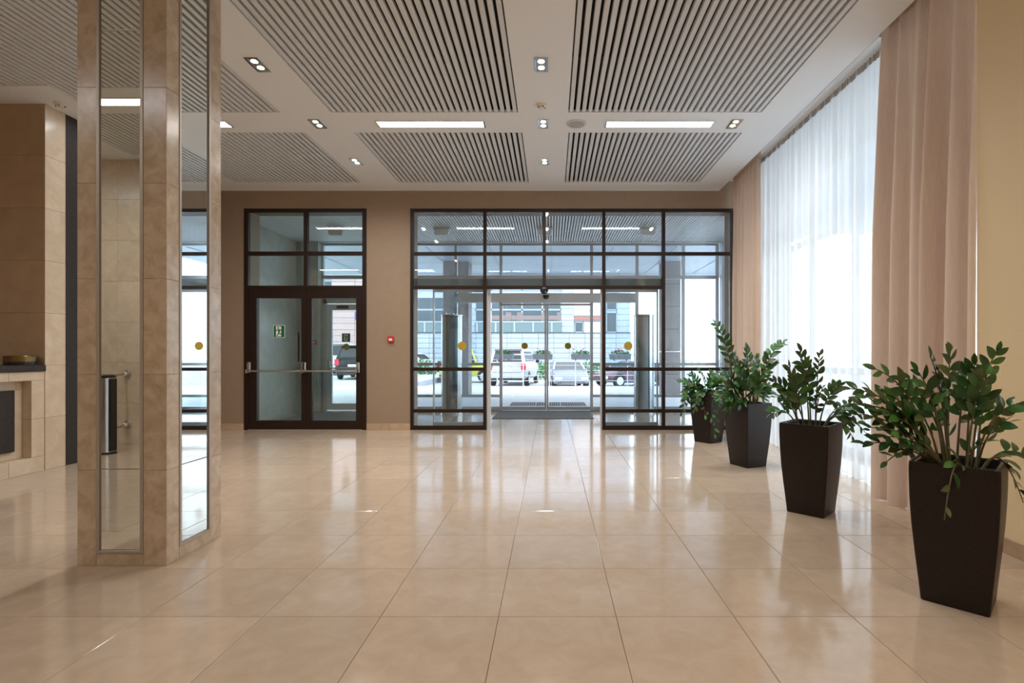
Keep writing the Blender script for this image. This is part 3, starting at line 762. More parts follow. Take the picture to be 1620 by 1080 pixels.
# ------------------------------------------------------------------ planters with plants
def rsq(hf, r, z, n=5):
    pts = []
    for cx_, cy_, a0 in ((hf - r, hf - r, 0), (-hf + r, hf - r, PI / 2), (-hf + r, -hf + r, PI), (hf - r, -hf + r, 1.5 * PI)):
        for k in range(n + 1): pts.append((cx_ + r * math.cos(a0 + PI / 2 * k / n), cy_ + r * math.sin(a0 + PI / 2 * k / n), z))
    return pts
PH = .765
pm = MB()
prof = [(0, .146), (.01, .15), (.15, .159), (.35, .1735), (.55, .186), (.72, .193), (.88, .1965), (.97, .197), (1, .195)]
pm.loft([rsq(hf, .012, z * PH) for z, hf in prof] + [rsq(.186, .01, PH), rsq(.183, .01, PH - .07)], caps=False)
pm._add([(.146, .146, .001), (-.146, .146, .001), (-.146, -.146, .001), (.146, -.146, .001)], [(0, 1, 2, 3)])
liner = MB().loft([rsq(.1825, .012, PH - .006), rsq(.168, .012, PH - .006), rsq(.165, .012, PH - .05)], caps=False)
soilm = MB()
ns = 10
for j in range(ns + 1):
    for i in range(ns + 1):
        x, y = (i / ns - .5) * .334, (j / ns - .5) * .334
        soilm.v.append(Vector((x, y, PH - .05 + .012 * mnoise.noise(Vector((x * 30, y * 30, 1))))))
for j in range(ns):
    for i in range(ns): a = j * (ns + 1) + i; soilm.f.append((a, a + 1, a + ns + 2, a + ns + 1)); soilm.fm.append(0)
liner_me = liner.mesh('liner', 'black_plastic', smooth=40); soil_me = soilm.mesh('soil', 'soil', smooth=True)

def leaf_mesh(mt, w=.5, curl=.10):
    """ovate leaf, unit length along +x, normal +z, folded along its midrib"""
    m = MB(); prof_ = [(0, .04), (.14, .58), (.34, .96), (.55, 1.0), (.76, .74), (.92, .32), (1.0, 0.03)]
    for u, s in prof_:
        z = curl * (1 - (2 * u - .8) ** 2) * .6
        hw_ = s * w / 2
        m.v += [Vector((u, -hw_, z + .22 * hw_)), Vector((u, 0, z)), Vector((u, hw_, z + .22 * hw_))]
    for k in range(len(prof_) - 1):
        for q in (0, 1): a = k * 3 + q; m.f.append((a, a + 3, a + 4, a + 1)); m.fm.append(0)
    return m.mesh('leaf', mt, smooth=180)
LEAF = {k: [leaf_mesh(k, w_, c_) for w_, c_ in ((.47, .08), (.52, .14), (.43, .02))] for k in ('leaf_dark', 'leaf_fresh', 'leaf_olive')}

def bez(a, b, c_, t): return a * (1 - t) ** 2 + b * 2 * t * (1 - t) + c_ * t * t
def plant(center, yaw, lab, stems, wk, leaf_len, seed, gauge=False, mixw=(.72, .14, .14)):
    rnd = random.Random(seed)
    root = thing('potted_plant', lab, 'potted plant', (0, 0, 0), 'dark square planters with glossy plants')
    pot = link('planter', pm.mesh('planter', wk, smooth=40), root, Matrix.Rotation(yaw, 4, 'Z'))
    link('liner', liner_me, root, Matrix.Rotation(yaw, 4, 'Z')); link('soil', soil_me, root, Matrix.Rotation(yaw, 4, 'Z'))
    C = Vector((center[0], center[1], 0))
    if gauge:
        MB().cyl((-.13, .0, PH - .05), (-.13, .0, PH + .045), .009, n=10).build('water_gauge', 'gauge_plastic', root, smooth=True)
    total = sum(q[4] for q in stems)
    for (tx, ty, dy, lift, nl, sc) in stems:
        if total > 296: nl = max(3, int(nl * 296 / total))
        tip = at(tx, ty, center[1] + dy) - C
        if sc < 0: b0 = Vector((tip.x * .45, min(.1, max(-.12, tip.y * .5)), PH - .055)); 
        else: b0 = Vector((max(-.12, min(.12, tip.x * .30 + rnd.uniform(-.05, .05))), max(-.12, min(.12, tip.y * .3 + rnd.uniform(-.05, .05))), PH - .055))
        droop = tip.z < PH + .08
        top = max(PH + .10, tip.z)
        ctrl = Vector((b0.x + (tip.x - b0.x) * (.45 if droop else .28), b0.y + (tip.y - b0.y) * (.45 if droop else .28), b0.z + (top - b0.z) * .72 + lift))
        asc = abs(sc); L = leaf_len * asc
        N = 12; pts = [bez(b0, ctrl, tip, k / N) for k in range(N + 1)]
        r0 = .0065 * (.6 + .4 * asc)
        st = MB().tube(pts, [r0 * (1 - .75 * k / N) + .0008 for k in range(N + 1)], 6).build('stem', 'stem_green', root, smooth=True)
        side = 1
        # leaves sit along the outer part of the stem, alternating sides, in a loose plane that faces up and out
        ref = Vector((rnd.uniform(-.5, .5), -.55 + rnd.uniform(-.4, .4), .75))
        t0 = .34
        for k in range(nl):
            t = t0 + (1 - t0) * (k + .5) / nl
            p = bez(b0, ctrl, tip, t); T = (bez(b0, ctrl, tip, min(1, t + .03)) - bez(b0, ctrl, tip, t - .03)).normalized()
            nrm = (ref - T * ref.dot(T)).normalized(); sd = T.cross(nrm)
            last = k == nl - 1
            d = (T * (1.0 if last else .62 + .35 * t) + sd * side * (0.05 if last else .85) + nrm * rnd.uniform(-.15, .35)).normalized()
            d = (d + Vector((rnd.gauss(0, .13), rnd.gauss(0, .13), rnd.gauss(0, .13)))).normalized()
            nn = (nrm + Vector((rnd.gauss(0, .22), rnd.gauss(0, .22), rnd.gauss(0, .22)))); nn = (nn - d * nn.dot(d)).normalized()
            yv = nn.cross(d)
            s = L * (.72 + .38 * math.sin(PI * min(1, .25 + .75 * (t - t0) / (1 - t0)))) * rnd.uniform(.85, 1.1)
            mm = Matrix(((d.x, yv.x, nn.x, p.x), (d.y, yv.y, nn.y, p.y), (d.z, yv.z, nn.z, p.z), (0, 0, 0, 1))) @ Matrix.Diagonal((s, s, s, 1))
            q = rnd.random(); kind = 'leaf_dark' if q < mixw[0] else 'leaf_fresh' if q < mixw[0] + mixw[1] else 'leaf_olive'
            link('leaf', rnd.choice(LEAF[kind]), st, mm)
            side = -side
    root.location = C
    return root
# stem: tip px, tip py, depth of the tip against the pot, extra lift of the bend, leaves, leaf scale
near = [(1471, 562, -.02, .02, 14, 1), (1503, 553, .05, .02, 14, 1), (1578, 553, .02, .02, 15, 1), (1543, 575, -.05, .02, 14, 1.05), (1530, 590, .12, 0, 11, 1),
        (1614, 640, -.05, .10, 13, 1), (1598, 668, -.15, .08, 9, .9), (1619, 795, -.10, .12, 13, .9), (1637, 742, .05, .1, 11, .9),
        (1381, 582, .0, .08, 12, 1), (1366, 627, -.06, .08, 13, 1), (1341, 614, .06, .10, 15, 1), (1373, 676, -.10, .07, 12, 1), (1362, 702, .04, .08, 12, .95), (1398, 735, -.08, .09, 8, .9),
        (1425, 600, .1, .05, 13, 1), (1440, 640, -.12, .03, 9, 1), (1412, 655, .05, .05, 11, 1), (1490, 640, -.1, .02, 8, 1), (1560, 628, .1, .02, 10, 1), (1560, 700, -.12, .03, 6, .9), (1460, 610, .12, .03, 12, 1),
        (1352, 655, .1, .08, 13, 1), (1390, 690, -.12, .06, 11, 1), (1385, 650, -.1, .05, 12, 1), (1402, 622, .08, .06, 12, 1), (1345, 640, -.02, .12, 13, .95), (1418, 690, -.16, .05, 9, .95), (1450, 585, .06, .03, 12, 1), (1560, 590, -.06, .02, 12, 1), (1494, 822, -.27, .10, 5, .8), (1505, 735, -.2, .02, 3, .9)]
mid = [(1265, 553, 0, .02, 14, 1), (1273, 572, .08, .02, 13, 1), (1297, 560, .02, .03, 11, .9), (1246, 578, -.05, .03, 13, 1.05), (1256, 600, -.08, .02, 12, 1.05), (1222, 603, .03, .06, 12, 1), (1226, 628, -.08, .08, 10, 1),
       (1219, 656, -.02, .13, 9, 1), (1331, 610, .02, .08, 12, 1), (1356, 655, -.05, .12, 13, 1), (1349, 693, -.08, .15, 12, 1), (1366, 640, .1, .12, 13, .95), (1303, 612, .1, .05, 7, .6), (1290, 630, -.1, .04, 9, 1), (1345, 675, .12, .1, 10, 1), (1240, 625, .12, .03, 11, 1),
       (1372, 688, .03, .14, 11, .95)]
third = [(1131, 511, .0, .05, 17, 1.05), (1148, 545, .1, .03, 13, 1), (1180, 551, 0, .03, 14, 1.1), (1166, 575, -.1, .02, 13, 1.1), (1240, 541, .0, .10, 17, 1.1), (1227, 572, -.05, .10, 14, 1), (1198, 565, .1, .03, 13, 1.1), (1205, 592, -.1, .04, 12, 1.15),
         (1150, 612, -.06, .10, 12, 1.1), (1149, 655, -.10, .17, 13, 1.05), (1158, 648, .05, .15, 11, 1), (1215, 612, -.08, .07, 11, 1.15), (1190, 600, .12, .02, 12, 1.1), (1222, 622, .06, .10, 10, 1.1), (1158, 598, -.14, .06, 11, 1.15), (1212, 640, -.12, .14, 8, 1), (1140, 590, -.15, .10, 13, 1.15), (1152, 630, -.2, .14, 12, 1.2), (1135, 630, -.1, .16, 12, 1.1), (1172, 640, -.25, .12, 11, 1.2), (1195, 625, -.22, .08, 11, 1.2), (1160, 615, -.2, .08, 12, 1.2), (1182, 570, -.1, .02, 12, 1.15)]
far = [(1073, 603, .0, .10, 13, 1.05), (1090, 592, .05, .08, 12, 1), (1106, 587, -.02, .05, 12, 1), (1127, 590, .05, .04, 12, 1), (1078, 655, -.04, .24, 13, 1.05), (1087, 640, .06, .18, 11, 1), (1131, 692, -.22, .22, 13, 1.05), (1115, 660, -.2, .16, 11, 1), (1120, 625, -.15, .08, 10, 1.05),
       (1145, 600, .0, .06, 11, 1), (1100, 610, -.1, .05, 11, 1.05), (1137, 612, -.12, .05, 10, 1.05), (1084, 620, .1, .12, 10, 1), (1150, 620, .1, .08, 9, 1), (1080, 630, -.15, .16, 13, 1.1), (1098, 650, -.2, .18, 13, 1.1), (1108, 628, -.22, .12, 12, 1.1), (1126, 665, -.25, .2, 13, 1.1), (1085, 608, -.12, .1, 12, 1.1), (1118, 605, -.15, .06, 12, 1.1), (1138, 640, -.2, .12, 11, 1.1), (1132, 600, -.05, .05, 11, 1.1)]
plant((2.249, 2.905), math.radians(45), 'largest potted plant in a tall brown planter, nearest, by the yellow wall', near, 'wicker_brown', .094, 5, True)
plant((2.238, 4.53), math.radians(45), 'potted plant in a brown planter, second nearest of the row', mid, 'wicker_brown', .092, 6)
plant((2.40, 6.42), math.radians(24), 'potted plant in a slate sided planter, third along the sheer curtain', third, 'wicker_brown', .098, 8, mixw=(.5, .3, .2))
plant((2.43, 8.14), math.radians(37), 'farthest potted plant with trailing stems, before the entrance glazing', far, 'wicker_brown', .10, 9, mixw=(.5, .3, .2))

# ------------------------------------------------------------------ outside: ground, canopy, pillars
pave = sroot('pavement')
bx('slab', 'paving', pave, -60, 40, 12.62, 16.9, -.5, -.005); bx('slab', 'paving', pave, -60, 4.3, 16.91, 22.6, -.5, -.02); bx('slab', 'paving', pave, 4.3, 40, 16.91, 22.6, -.5, -.02)
bx('slab', 'paving', pave, 4.3, 40, -10, 12.62, -.5, -.01)
bx('slab', 'asphalt', pave, -60, -6.6, 22.6, 44, -.5, -.02)
struct(bx('road', 'asphalt', None, -150, 150, 22.6, 160, -.8, -.30))
def grate(x0, x1, lab):
    t = thing('drain_grate', lab, 'grate', ((x0 + x1) / 2, 14.3, -.005), 'drain grates in the pavement')
    bx('pit', 'grate_pit', t, x0, x1, 13.85, 14.75, -.004, -.001)
    m = MB(); n_ = int((x1 - x0) / .055)
    for k in range(n_ + 1): a = x0 + (x1 - x0) * k / n_; m.box(a - .008, a + .008, 13.85, 14.75, -.001, .006)
    for k in range(8): y = 13.85 + .9 * k / 7; m.box(x0, x1, y - .01, y + .01, -.001, .005)
    stuff(m.build('grid_bars', 'steel_grate', t))
for a, b, lab in ((808, 847, 'metal drain grate, first from the left outside the sliding door'), (848.5, 863.5, 'short metal drain grate left of the door meeting line'), (869, 886, 'short metal drain grate right of the door meeting line'), (887.5, 926, 'metal drain grate, last on the right outside the sliding door')):
    grate((a - CX) * 14.2 / F, (b - CX) * 14.2 / F, lab)
cn = sroot('canopy')
bx('soffit', 'canopy_white', cn, -14, 6.5, 12.75, 19.6, 4.35, 4.8); bx('soffit', 'canopy_white', cn, 4.3, 7.6, -2, 12.75, 4.25, 4.8)  # side soffit made wider and lower to shade the top of the sheer
bx('fascia', 'light_metal', cn, -14, 6.5, 19.6, 19.75, 4.22, 4.9)
for k in range(-8, 4): bx('joint_strip', 'far_frame', cn, k * 1.75 - .015, k * 1.75 + .015, 12.76, 19.6, 4.335, 4.351)
def pillar(x0, x1, y, lab):
    t = thing('porch_pillar', lab, 'pillar', ((x0 + x1) / 2, y, -.02), 'pillars under the entrance canopy')
    for k in range(6): MB().cbox(x0, x1, y, y + .75, k * .73 - .02 + (0 if k else 0), (k + 1) * .73 - .028, .006).build('cladding_panel', 'concrete', t)
pillar((701 - CX) * 17 / F, (741 - CX) * 17 / F, 17, 'brown grey porch pillar outside, behind the left air curtain')
pillar((1050 - CX) * 17 / F, (1077 - CX) * 17 / F, 17, 'grey porch pillar outside the tall right pane')

# fence with flower boxes
fence = thing('street_railing', 'thin grey railing with flower boxes along the pavement edge', 'railing', (0, 22.4, -.02))
sx = 22.4 / F
for k in range(8):
    px = 745.5 + k * 41.2; x = (px - CX) * sx
    MB().cyl((x, 22.4, -.02), (x, 22.4, 1.33), .022, n=10).build('post', 'light_metal', fence)
for z, r in ((1.335, .026), (1.12, .012), (.88, .012), (.66, .012), (.45, .012), (.22, .012)):
    MB().cyl(((740 - CX) * sx, 22.4, z), ((1036 - CX) * sx, 22.4, z), r, n=8).build('rail', 'light_metal', fence)
LQ = MB()
def leaf_cloud(c_, rx, ry, rz, n_, s, rnd, flat=0):
    m = MB()
    for _ in range(n_):
        while True:
            p = Vector((rnd.uniform(-1, 1), rnd.uniform(-1, 1), rnd.uniform(-1, 1)))
            if p.length < 1: break
        p = Vector((c_[0] + p.x * rx, c_[1] + p.y * ry, c_[2] + p.z * rz))
        R = Euler((rnd.uniform(0, 6), rnd.uniform(0, 6), rnd.uniform(0, 6))).to_matrix(); ss = s * rnd.uniform(.6, 1.3)
        m._add([p + R @ Vector(q) for q in ((-ss, 0, 0), (0, -ss * .5, ss * .1), (ss, 0, 0), (0, ss * .5, ss * .1))], [(0, 1, 2, 3)])
    return m
rf = random.Random(4)
for i, (a, b, lab) in enumerate(((783, 813, 'grey flower box on the railing before the white car'), (842.5, 874.5, 'grey flower box on the railing at the door meeting line'), (903, 936, 'grey flower box on the railing before the silver car'), (963.5, 998, 'grey flower box on the railing in the right sidelight'))):
    x0, x1 = (a - CX) * 22.3 / F, (b - CX) * 22.3 / F
    t = thing('flower_box', lab, 'flower box', ((x0 + x1) / 2, 22.2, 1.13), 'flower boxes on the railing')
    MB().loft([[(x0 + .03, 22.12, 1.13), (x1 - .03, 22.12, 1.13), (x1 - .03, 22.36, 1.13), (x0 + .03, 22.36, 1.13)], [(x0, 22.08, 1.36), (x1, 22.08, 1.36), (x1, 22.37, 1.36), (x0, 22.37, 1.36)]]).build('trough', 'box_grey', t)
    for xx in (x0 + .2, x1 - .2): bx('bracket', 'black_plastic', t, xx - .02, xx + .02, 22.14, 22.3, 1.08, 1.13)
    stuff(leaf_cloud(((x0 + x1) / 2, 22.22, 1.42), (x1 - x0) / 2 - .05, .1, .10, 150, .05, rf).build('foliage', 'hedge_green', t))
    for k in range(5):
        x = rf.uniform(x0 + .1, x1 - .1); z = 1.5 + rf.uniform(0, .14)
        if i: MB().ball((x, 22.2, z), .045, 8).build('flower', 'flower_pink' if k % 2 else 'flower_pale', t)
def bush(x, y, z, rx, rz, lab, n_=420):
    o = leaf_cloud((x, y, z + rz * .9), rx, .6, rz, n_, .11, rf).build('bush', 'hedge_green'); tag(o, lab, 'bush', 'bushes behind the parked cars')
bush(-5.9 - .6, 35.5, -.3, 1.0, .75, 'green bush by the far pale car, in the left sidelight'); bush(-8.7, 35.8, -.3, 1.0, .72, 'green bush left of the lime car, at the sidelight edge')
bush(-.35, 34.0, -.3, .9, .62, 'green bush between the white and the silver car'); bush(2.6, 34.0, -.3, 1.0, .62, 'green bush right of the silver car'); bush(5.2, 34.0, -.3, 1.2, .6, 'green bush behind the maroon car')
hr = thing('stair_handrail', 'thin steel stair handrail outside the tall right pane', 'handrail', (5.0, 18.5, -.02))
k = 18.5 / F
pa, pb, pc = at(1086, 561, 18.5), at(1104, 561, 18.5), at(1135, 577, 18.5)
for dz in (0, -.22, -.44): MB().tube([pa + Vector((0, 0, dz)), pb + Vector((0, 0, dz)), pc + Vector((0, 0, dz))], .02, 8).build('rail', 'light_metal', hr)
for p in (pa, pb, pa.lerp(pb, .5), pc): MB().cyl((p.x, p.y, -.02), p, .02, n=8).build('post', 'light_metal', hr)

# ------------------------------------------------------------------ parked cars
def car(lab, paint, loc, yaw, L=4.8, W=1.9, H=1.85, belt=1.08, kind='suv', spare=False, wr_=.37, text=None, ride=.34):
    root = thing('car', lab, 'car', (0, 0, 0), 'cars parked along the street')
    hw_ = W / 2; yr, yf = -L / 2, L / 2
    hood = belt - (.08 if kind == 'suv' else .12); tailz = belt if kind == 'suv' else belt - .02
    m = MB()
    st = [(yr, .86, ride + .12, tailz - .22, .90), (yr + .10, .96, ride, tailz - .04, .93), (yr + .5, 1.0, ride - .03, tailz, .95), (0, 1.0, ride - .05, belt, .95), (yf - 1.25, 1.0, ride - .05, belt - .02, .94), (yf - .9, 1.0, ride - .02, hood, .92), (yf - .22, .95, ride, hood - .10, .86), (yf - .04, .84, ride + .06, hood - .30, .8), (yf, .78, ride + .14, hood - .42, .7)]
    rings = []
    for y, s, zl, zb, tw in st:
        a = hw_ * s; h_ = [(a * .90, zl), (a, zl + .10), (a * 1.0, (zl + zb) / 2 + .05), (a * .985, zb - .07), (a * tw, zb)]
        rings.append([(x, y, z) for x, z in h_] + [(0, y, zb + .03)] + [(-x, y, z) for x, z in reversed(h_)])
    m.loft(rings); m.build('body', paint, root, smooth=35)
    # cabin
    if kind == 'suv': b0, r0, r1, b1 = yr + .10, yr + .42, .35, 1.0
    elif kind == 'sedan': b0, r0, r1, b1 = yr + .55, yr + 1.25, .30, 1.10
    else: b0, r0, r1, b1 = yr + .06, yr + .16, .28, .62
    wb_, wt = hw_ * .945, hw_ * .76
    zb, zt = belt - .02, H
    B = [Vector((-wb_, b0, zb)), Vector((wb_, b0, zb)), Vector((wb_, b1, zb)), Vector((-wb_, b1, zb))]
    T = [Vector((-wt, r0, zt - .02)), Vector((wt, r0, zt - .02)), Vector((wt, r1, zt - .03)), Vector((-wt, r1, zt - .03))]
    MB().loft([B, [b_.lerp(t_, .94) for b_, t_ in zip(B, T)], [Vector((t_.x * .93, (t_.y - (r0 + r1) / 2) * .95 + (r0 + r1) / 2, zt + .01)) for t_ in T]]).build('cabin', paint, root, smooth=30, bevel=.03)
    def quad(p, q, r, s, u0, u1, v0, v1, out, name='window_pane', mt='car_glass'):
        def P_(u, v): return p.lerp(q, u).lerp(s.lerp(r, u), v)
        n_ = (q - p).cross(s - p).normalized()
        if n_.dot(out) < 0: n_ = -n_
        pts = [P_(u0, v0), P_(u1, v0), P_(u1, v1), P_(u0, v1)]
        mm = MB(); mm.loft([[a + n_ * .002 for a in pts], [a + n_ * .014 for a in pts]]); mm.build(name, mt, root)
    quad(B[0], B[1], T[1], T[0], .09, .91, .14, .86, Vector((0, -1, 0)), 'rear_window')
    quad(B[3], B[2], T[2], T[3], .07, .93, .10, .88, Vector((0, 1, 0)), 'windscreen')
    for sgn, (p, q, r, s) in ((1, (B[1], B[2], T[2], T[1])), (-1, (B[0], B[3], T[3], T[0]))):
        sp = [(.06, .30), (.34, .60), (.63, .93)] if kind != 'mini' else [(.08, .44), (.50, .93)]
        for u0, u1 in sp: quad(p, q, r, s, u0, u1, .16, .84, Vector((sgn, 0, 0)))
    wy = (yr + L * .19, yf - L * .185)
    for y in wy:
        for sgn in (-1, 1):
            xo = sgn * (hw_ + .005); xi = sgn * (hw_ - .22)
            m = MB().lathe([(wr_ * .9, 0), (wr_, .03), (wr_, .19), (wr_ * .9, .22)], 20)
            R = Matrix.Translation((xo, y, wr_)) @ Matrix.Rotation(-sgn * PI / 2, 4, 'Y')
            m.v = [R @ p for p in m.v]; wh = m.build('wheel', 'tyre', root, smooth=40)
            m = MB().lathe([(wr_ * .64, -.012), (wr_ * .62, .0), (wr_ * .1, .02)], 18); m.v = [R @ Vector((p.x, p.y, p.z + .002)) for p in m.v]; m.build('rim', 'aluminium', wh)
            m = MB(); arcp = [(y + (wr_ + .05) * math.cos(a), wr_ + (wr_ + .05) * math.sin(a)) for a in (PI * k_ / 10 for k_ in range(11))]
            m.loft([[(xo * (1 - .008 * s_) , yy, z_) for yy, z_ in arcp] for s_ in (0, 2)]); m.build('wheel_arch', 'black_plastic', root)
    for sgn in (-1, 1):
        MB().cbox(sgn * hw_ * .86 - .12, sgn * hw_ * .86 + .12, yr - .015, yr + .12, tailz - .36, tailz - .02 if kind == 'suv' else tailz - .16, .02).build('tail_lamp', 'lamp_red', root)
        MB().cbox(sgn * hw_ * .70 - .17, sgn * hw_ * .70 + .17, yf - .16, yf - .01, hood - .36, hood - .22, .02).build('head_lamp', 'lamp_clear', root)
        MB().cbox(sgn * (hw_ + .10) - .10, sgn * (hw_ + .10) + .10, b1 - .32, b1 - .18, belt, belt + .16, .03).build('wing_mirror', 'black_plastic' if kind != 'sedan' else paint, root)
    MB().cbox(-hw_ * .88, hw_ * .88, yr - .05, yr + .08, ride + .02, ride + .30, .03).build('rear_bumper', paint, root)
    MB().box(-hw_ * .80, hw_ * .80, yr - .055, yr + .1, ride - .06, ride + .05).build('bumper_skirt', 'black_plastic', root)
    MB().cbox(-.27, .27, yr - .02, yr + .03, tailz - .42, tailz - .30, .004).build('number_plate', 'plate_white', root)
    MB().cbox(-.52, .52, yf - .05, yf + .015, ride + .02, ride + .17, .02).build('lower_grille', 'black_plastic', root)
    for k_ in range(3): MB().box(-.50, .50, yf + .012, yf + .02, ride + .04 + k_ * .045, ride + .055 + k_ * .045).build('grille_bar', 'aluminium', root)
    if kind == 'suv':
        MB().box(-hw_ * .72, hw_ * .72, r0 - .20, r0 + .02, zt - .035, zt + .0).build('roof_spoiler', paint, root, bevel=.01)
        MB().box(-hw_ * .7, hw_ * .7, yr - .004, yr + .1, tailz - .47, tailz - .45).build('tailgate_trim', 'box_grey', root)
    if spare:
        m = MB().lathe([(.30, 0), (.33, .03), (.33, .19), (.30, .22)], 20); R = Matrix.Translation((0.1, yr - .21, .92)) @ Matrix.Rotation(-PI / 2, 4, 'X'); m.v = [R @ p for p in m.v]; m.build('spare_wheel', 'tyre', root, smooth=40)
    if text:
        cu = bpy.data.curves.new('lettering', 'FONT'); cu.body = text; cu.size = .13; cu.extrude = .004; cu.align_x = 'CENTER'; cu.space_character = 1.9
        tmp = bpy.data.objects.new('lettering_tmp', cu); COL.objects.link(tmp); bpy.context.view_layer.update()
        lm = bpy.data.meshes.new_from_object(tmp.evaluated_get(bpy.context.evaluated_depsgraph_get())); bpy.data.objects.remove(tmp)
        lm.materials.clear(); lm.materials.append(M['box_grey'])
        o = bpy.data.objects.new('lettering', lm); COL.objects.link(o); o.parent = root
        o.location = (0, yr - .006, tailz - .16); o.rotation_euler = (PI / 2, 0, 0)
    root.location = loc; root.rotation_euler = (0, 0, yaw)
    return root
RZ = -.30
car('white off-roader seen from behind through the sliding doors', 'paint_white', (-1.95, 28.9, RZ), math.radians(-7), 4.9, 2.0, 1.93, 1.18, text='RANGE ROVER', ride=.40)
car('silver low car facing the doors, right of the white off-roader', 'paint_silver', (.80, 26.6, RZ), math.radians(184), 4.4, 1.76, 1.33, .92, 'sedan', wr_=.32, ride=.26)
car('maroon car partly hidden by the right air curtain', 'paint_maroon', (4.2, 27.5, RZ), math.radians(118), 4.3, 1.76, 1.30, .90, 'sedan', wr_=.32, ride=.26)
car('lime yellow small off-roader with spare wheel, in the left sidelight', 'paint_lime', (-4.9, 31.0, RZ), math.radians(-86), 3.1, 1.6, 2.0, 1.15, 'mini', True, .36, ride=.42)
car('black off-roader seen from behind through the exit door', 'paint_black', (-10.9, 30.4, -.02), math.radians(8), 4.7, 1.95, 1.84, 1.12)
car('white car left of the black off-roader behind the exit door', 'paint_white', (-14.3, 36.0, -.02), math.radians(10), 4.7, 1.95, 2.05, 1.2)
car('pale car far behind the bush in the left sidelight', 'paint_white', (-10.9, 40.0, -.02), math.radians(70), 4.4, 1.75, 1.45, .95, 'sedan')

# ------------------------------------------------------------------ building across the street
YB = 46.0
def Bx(px): return (px - CX) * YB / F
def Bz(py): return HC + (CY - py) * YB / F
bd = thing('street_building', 'grey and pink clad office building across the street', 'building', (-6, YB + 4, RZ))
bx('wall', 'clad_grey', bd, -32, Bx(997), YB + .06, YB + 12, RZ, 15)
zled = Bz(527)
pan_me = {}
def cpanel(x0, x1, z0, z1, mt, y=YB):
    k_ = (round(x1 - x0, 2), round(z1 - z0, 2), mt)
    if k_ not in pan_me: pan_me[k_] = MB().cbox(-k_[0] / 2 + .012, k_[0] / 2 - .012, 0, .06, -k_[1] / 2 + .012, k_[1] / 2 - .012, .01).mesh('cladding_panel', mt)
    link('cladding_panel', pan_me[k_], bd, Matrix.Translation(Vector(((x0 + x1) / 2, y, (z0 + z1) / 2)) - OFF[bd.name]))
xr = Bx(997); nrow = 8; rh = (zled - RZ) / nrow
xs = -31.9
x = Bx(999)
while x > Bx(640):
    for r_ in range(nrow): cpanel(x - 1.36, x, RZ + r_ * rh, RZ + (r_ + 1) * rh, 'clad_grey', YB - .06)
    x -= 1.36
bx('ledge', 'far_dark', bd, Bx(640), Bx(999), YB - .12, YB + .06, zled, zled + .07)
def fwin(x0, x1, z0, z1, nm=1, y=YB, mt='far_glass'):
    f = MB().box(x0, x1, y - .03, y + .05, z0, z0 + .06).box(x0, x1, y - .03, y + .05, z1 - .06, z1).box(x0, x0 + .06, y - .03, y + .05, z0, z1).box(x1 - .06, x1, y - .03, y + .05, z0, z1).build('window_frame', 'far_frame', bd)
    for k_ in range(nm):
        a = x0 + .06 + (x1 - x0 - .12) * k_ / nm; b = x0 + .06 + (x1 - x0 - .12) * (k_ + 1) / nm
        bx('pane', mt, f, a + .03, b - .03, y, y + .03, z0 + .06, z1 - .06)
        if k_: bx('window_bar', 'far_dark', f, a - .03, a + .03, y - .02, y + .04, z0 + .06, z1 - .06)
    return f
z1_, z2_, z3_ = Bz(508), Bz(490), Bz(470)
for a, b, n_ in ((640, 704, 3), (704, 741, 1), (752, 777, 1), (777, 826, 2), (826, 858, 1), (858, 888, 1)):
    fwin(Bx(a), Bx(b), zled + .08, z2_, n_); fwin(Bx(a), Bx(b), z2_ + .02, z3_, n_); fwin(Bx(a), Bx(b), z3_ + .6, z3_ + 2.6, n_)
bx('spandrel_band', 'clad_brown', bd, Bx(775), Bx(888), YB - .02, YB + .02, Bz(506), Bz(499))
for a, b in ((800, 809), (818, 828), (856, 862), (881, 888)): bx('blind', 'clad_brown', bd, Bx(a), Bx(b), YB - .045, YB - .03, Bz(507), Bz(494))
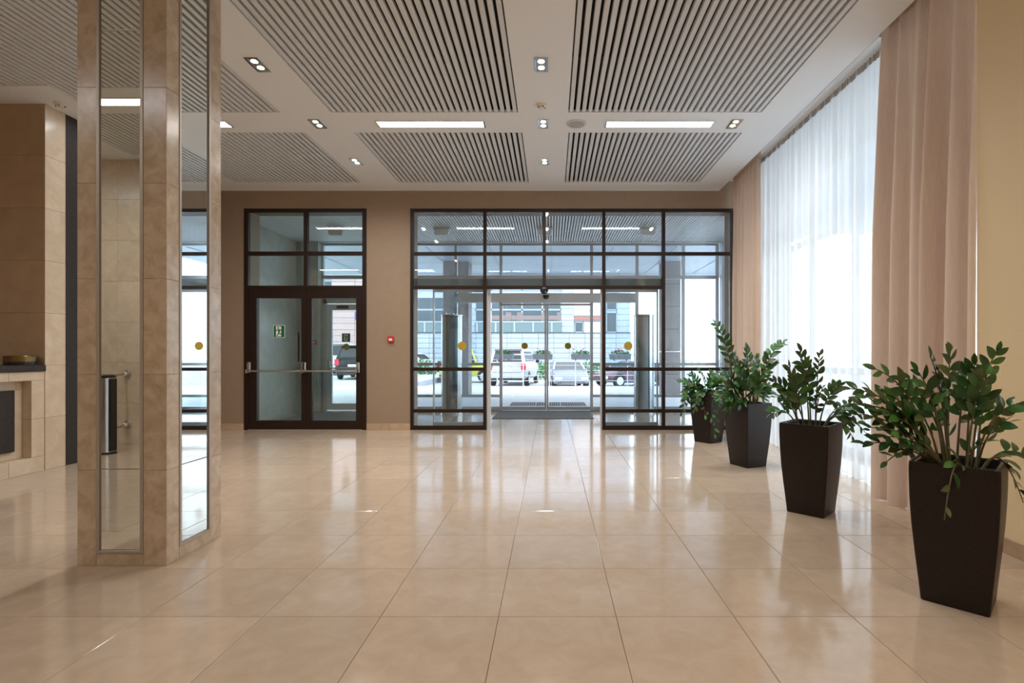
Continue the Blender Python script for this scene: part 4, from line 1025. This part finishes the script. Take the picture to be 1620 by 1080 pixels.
for a, b in ((640, 704), (752, 888)):
    bl = bx('balustrade', 'balustrade_glass', bd, Bx(a), Bx(b), YB - .16, YB - .13, zled + .1, Bz(510))
    bx('top_rail', 'far_frame', bl, Bx(a), Bx(b), YB - .19, YB - .11, Bz(510), Bz(508))
    q = a + 3
    while q < b: bx('baluster', 'far_frame', bl, Bx(q) - .06, Bx(q) + .06, YB - .18, YB - .12, zled + .1, Bz(508)); q += 29.5
for k_ in range(7):
    z0 = zled + k_ * .52 + .08
    cpanel(Bx(888), Bx(908), z0, z0 + .52, 'clad_grey', YB - .05); cpanel(Bx(741), Bx(752), z0, z0 + .52, 'clad_grey', YB - .05); cpanel(Bx(976), Bx(997), z0, z0 + .52, 'clad_grey', YB - .05)
for k_ in range(5):
    z0 = Bz(499) + k_ * .45; cpanel(Bx(908), Bx(934), z0, z0 + .45, 'clad_white', YB - .04); cpanel(Bx(934), Bx(958), z0, z0 + .45, 'clad_white', YB - .04)
bx('spandrel_band', 'clad_brown', bd, Bx(908), Bx(958), YB - .03, YB + .05, Bz(508), Bz(499)); bx('red_stripe', 'red_stripe', bd, Bx(908), Bx(958), YB - .05, YB, Bz(505), Bz(503.4))
fwin(Bx(909), Bx(923), zled + .08, Bz(509), 1); bx('cladding_panel', 'clad_white', bd, Bx(924), Bx(958), YB - .03, YB + .04, zled + .08, Bz(509))
fwin(Bx(959), Bx(976), zled + .08, Bz(494), 1); fwin(Bx(959), Bx(976), Bz(490), Bz(462), 1)
# pink wing seen through the exit door
for k_ in range(16):
    z0 = 1.9 + k_ * .52
    cpanel(-19.0 + .0, -17.0, z0, z0 + .52, 'clad_pink', YB - .5); cpanel(-17.0, -15.0, z0, z0 + .52, 'clad_pink', YB - .5)
bx('wing_core', 'clad_pink', bd, -19.0, -14.9, YB - .44, YB + .06, RZ, 10.6); bx('wing_base', 'far_dark', bd, -32, -14.95, YB - .46, YB - .44, RZ, 1.9)
for k_ in range(4): fwin(-22.2, -19.1, 1.95 + k_ * 2.0, 3.75 + k_ * 2.0, 2, YB - .1)
tag(MB().cbox(-16.95, -16.2, YB - .56, YB - .51, 4.3, 5.0, .02).build('street_sign', 'sign_blue'), 'small blue plate on the pink building behind the exit door', 'sign')
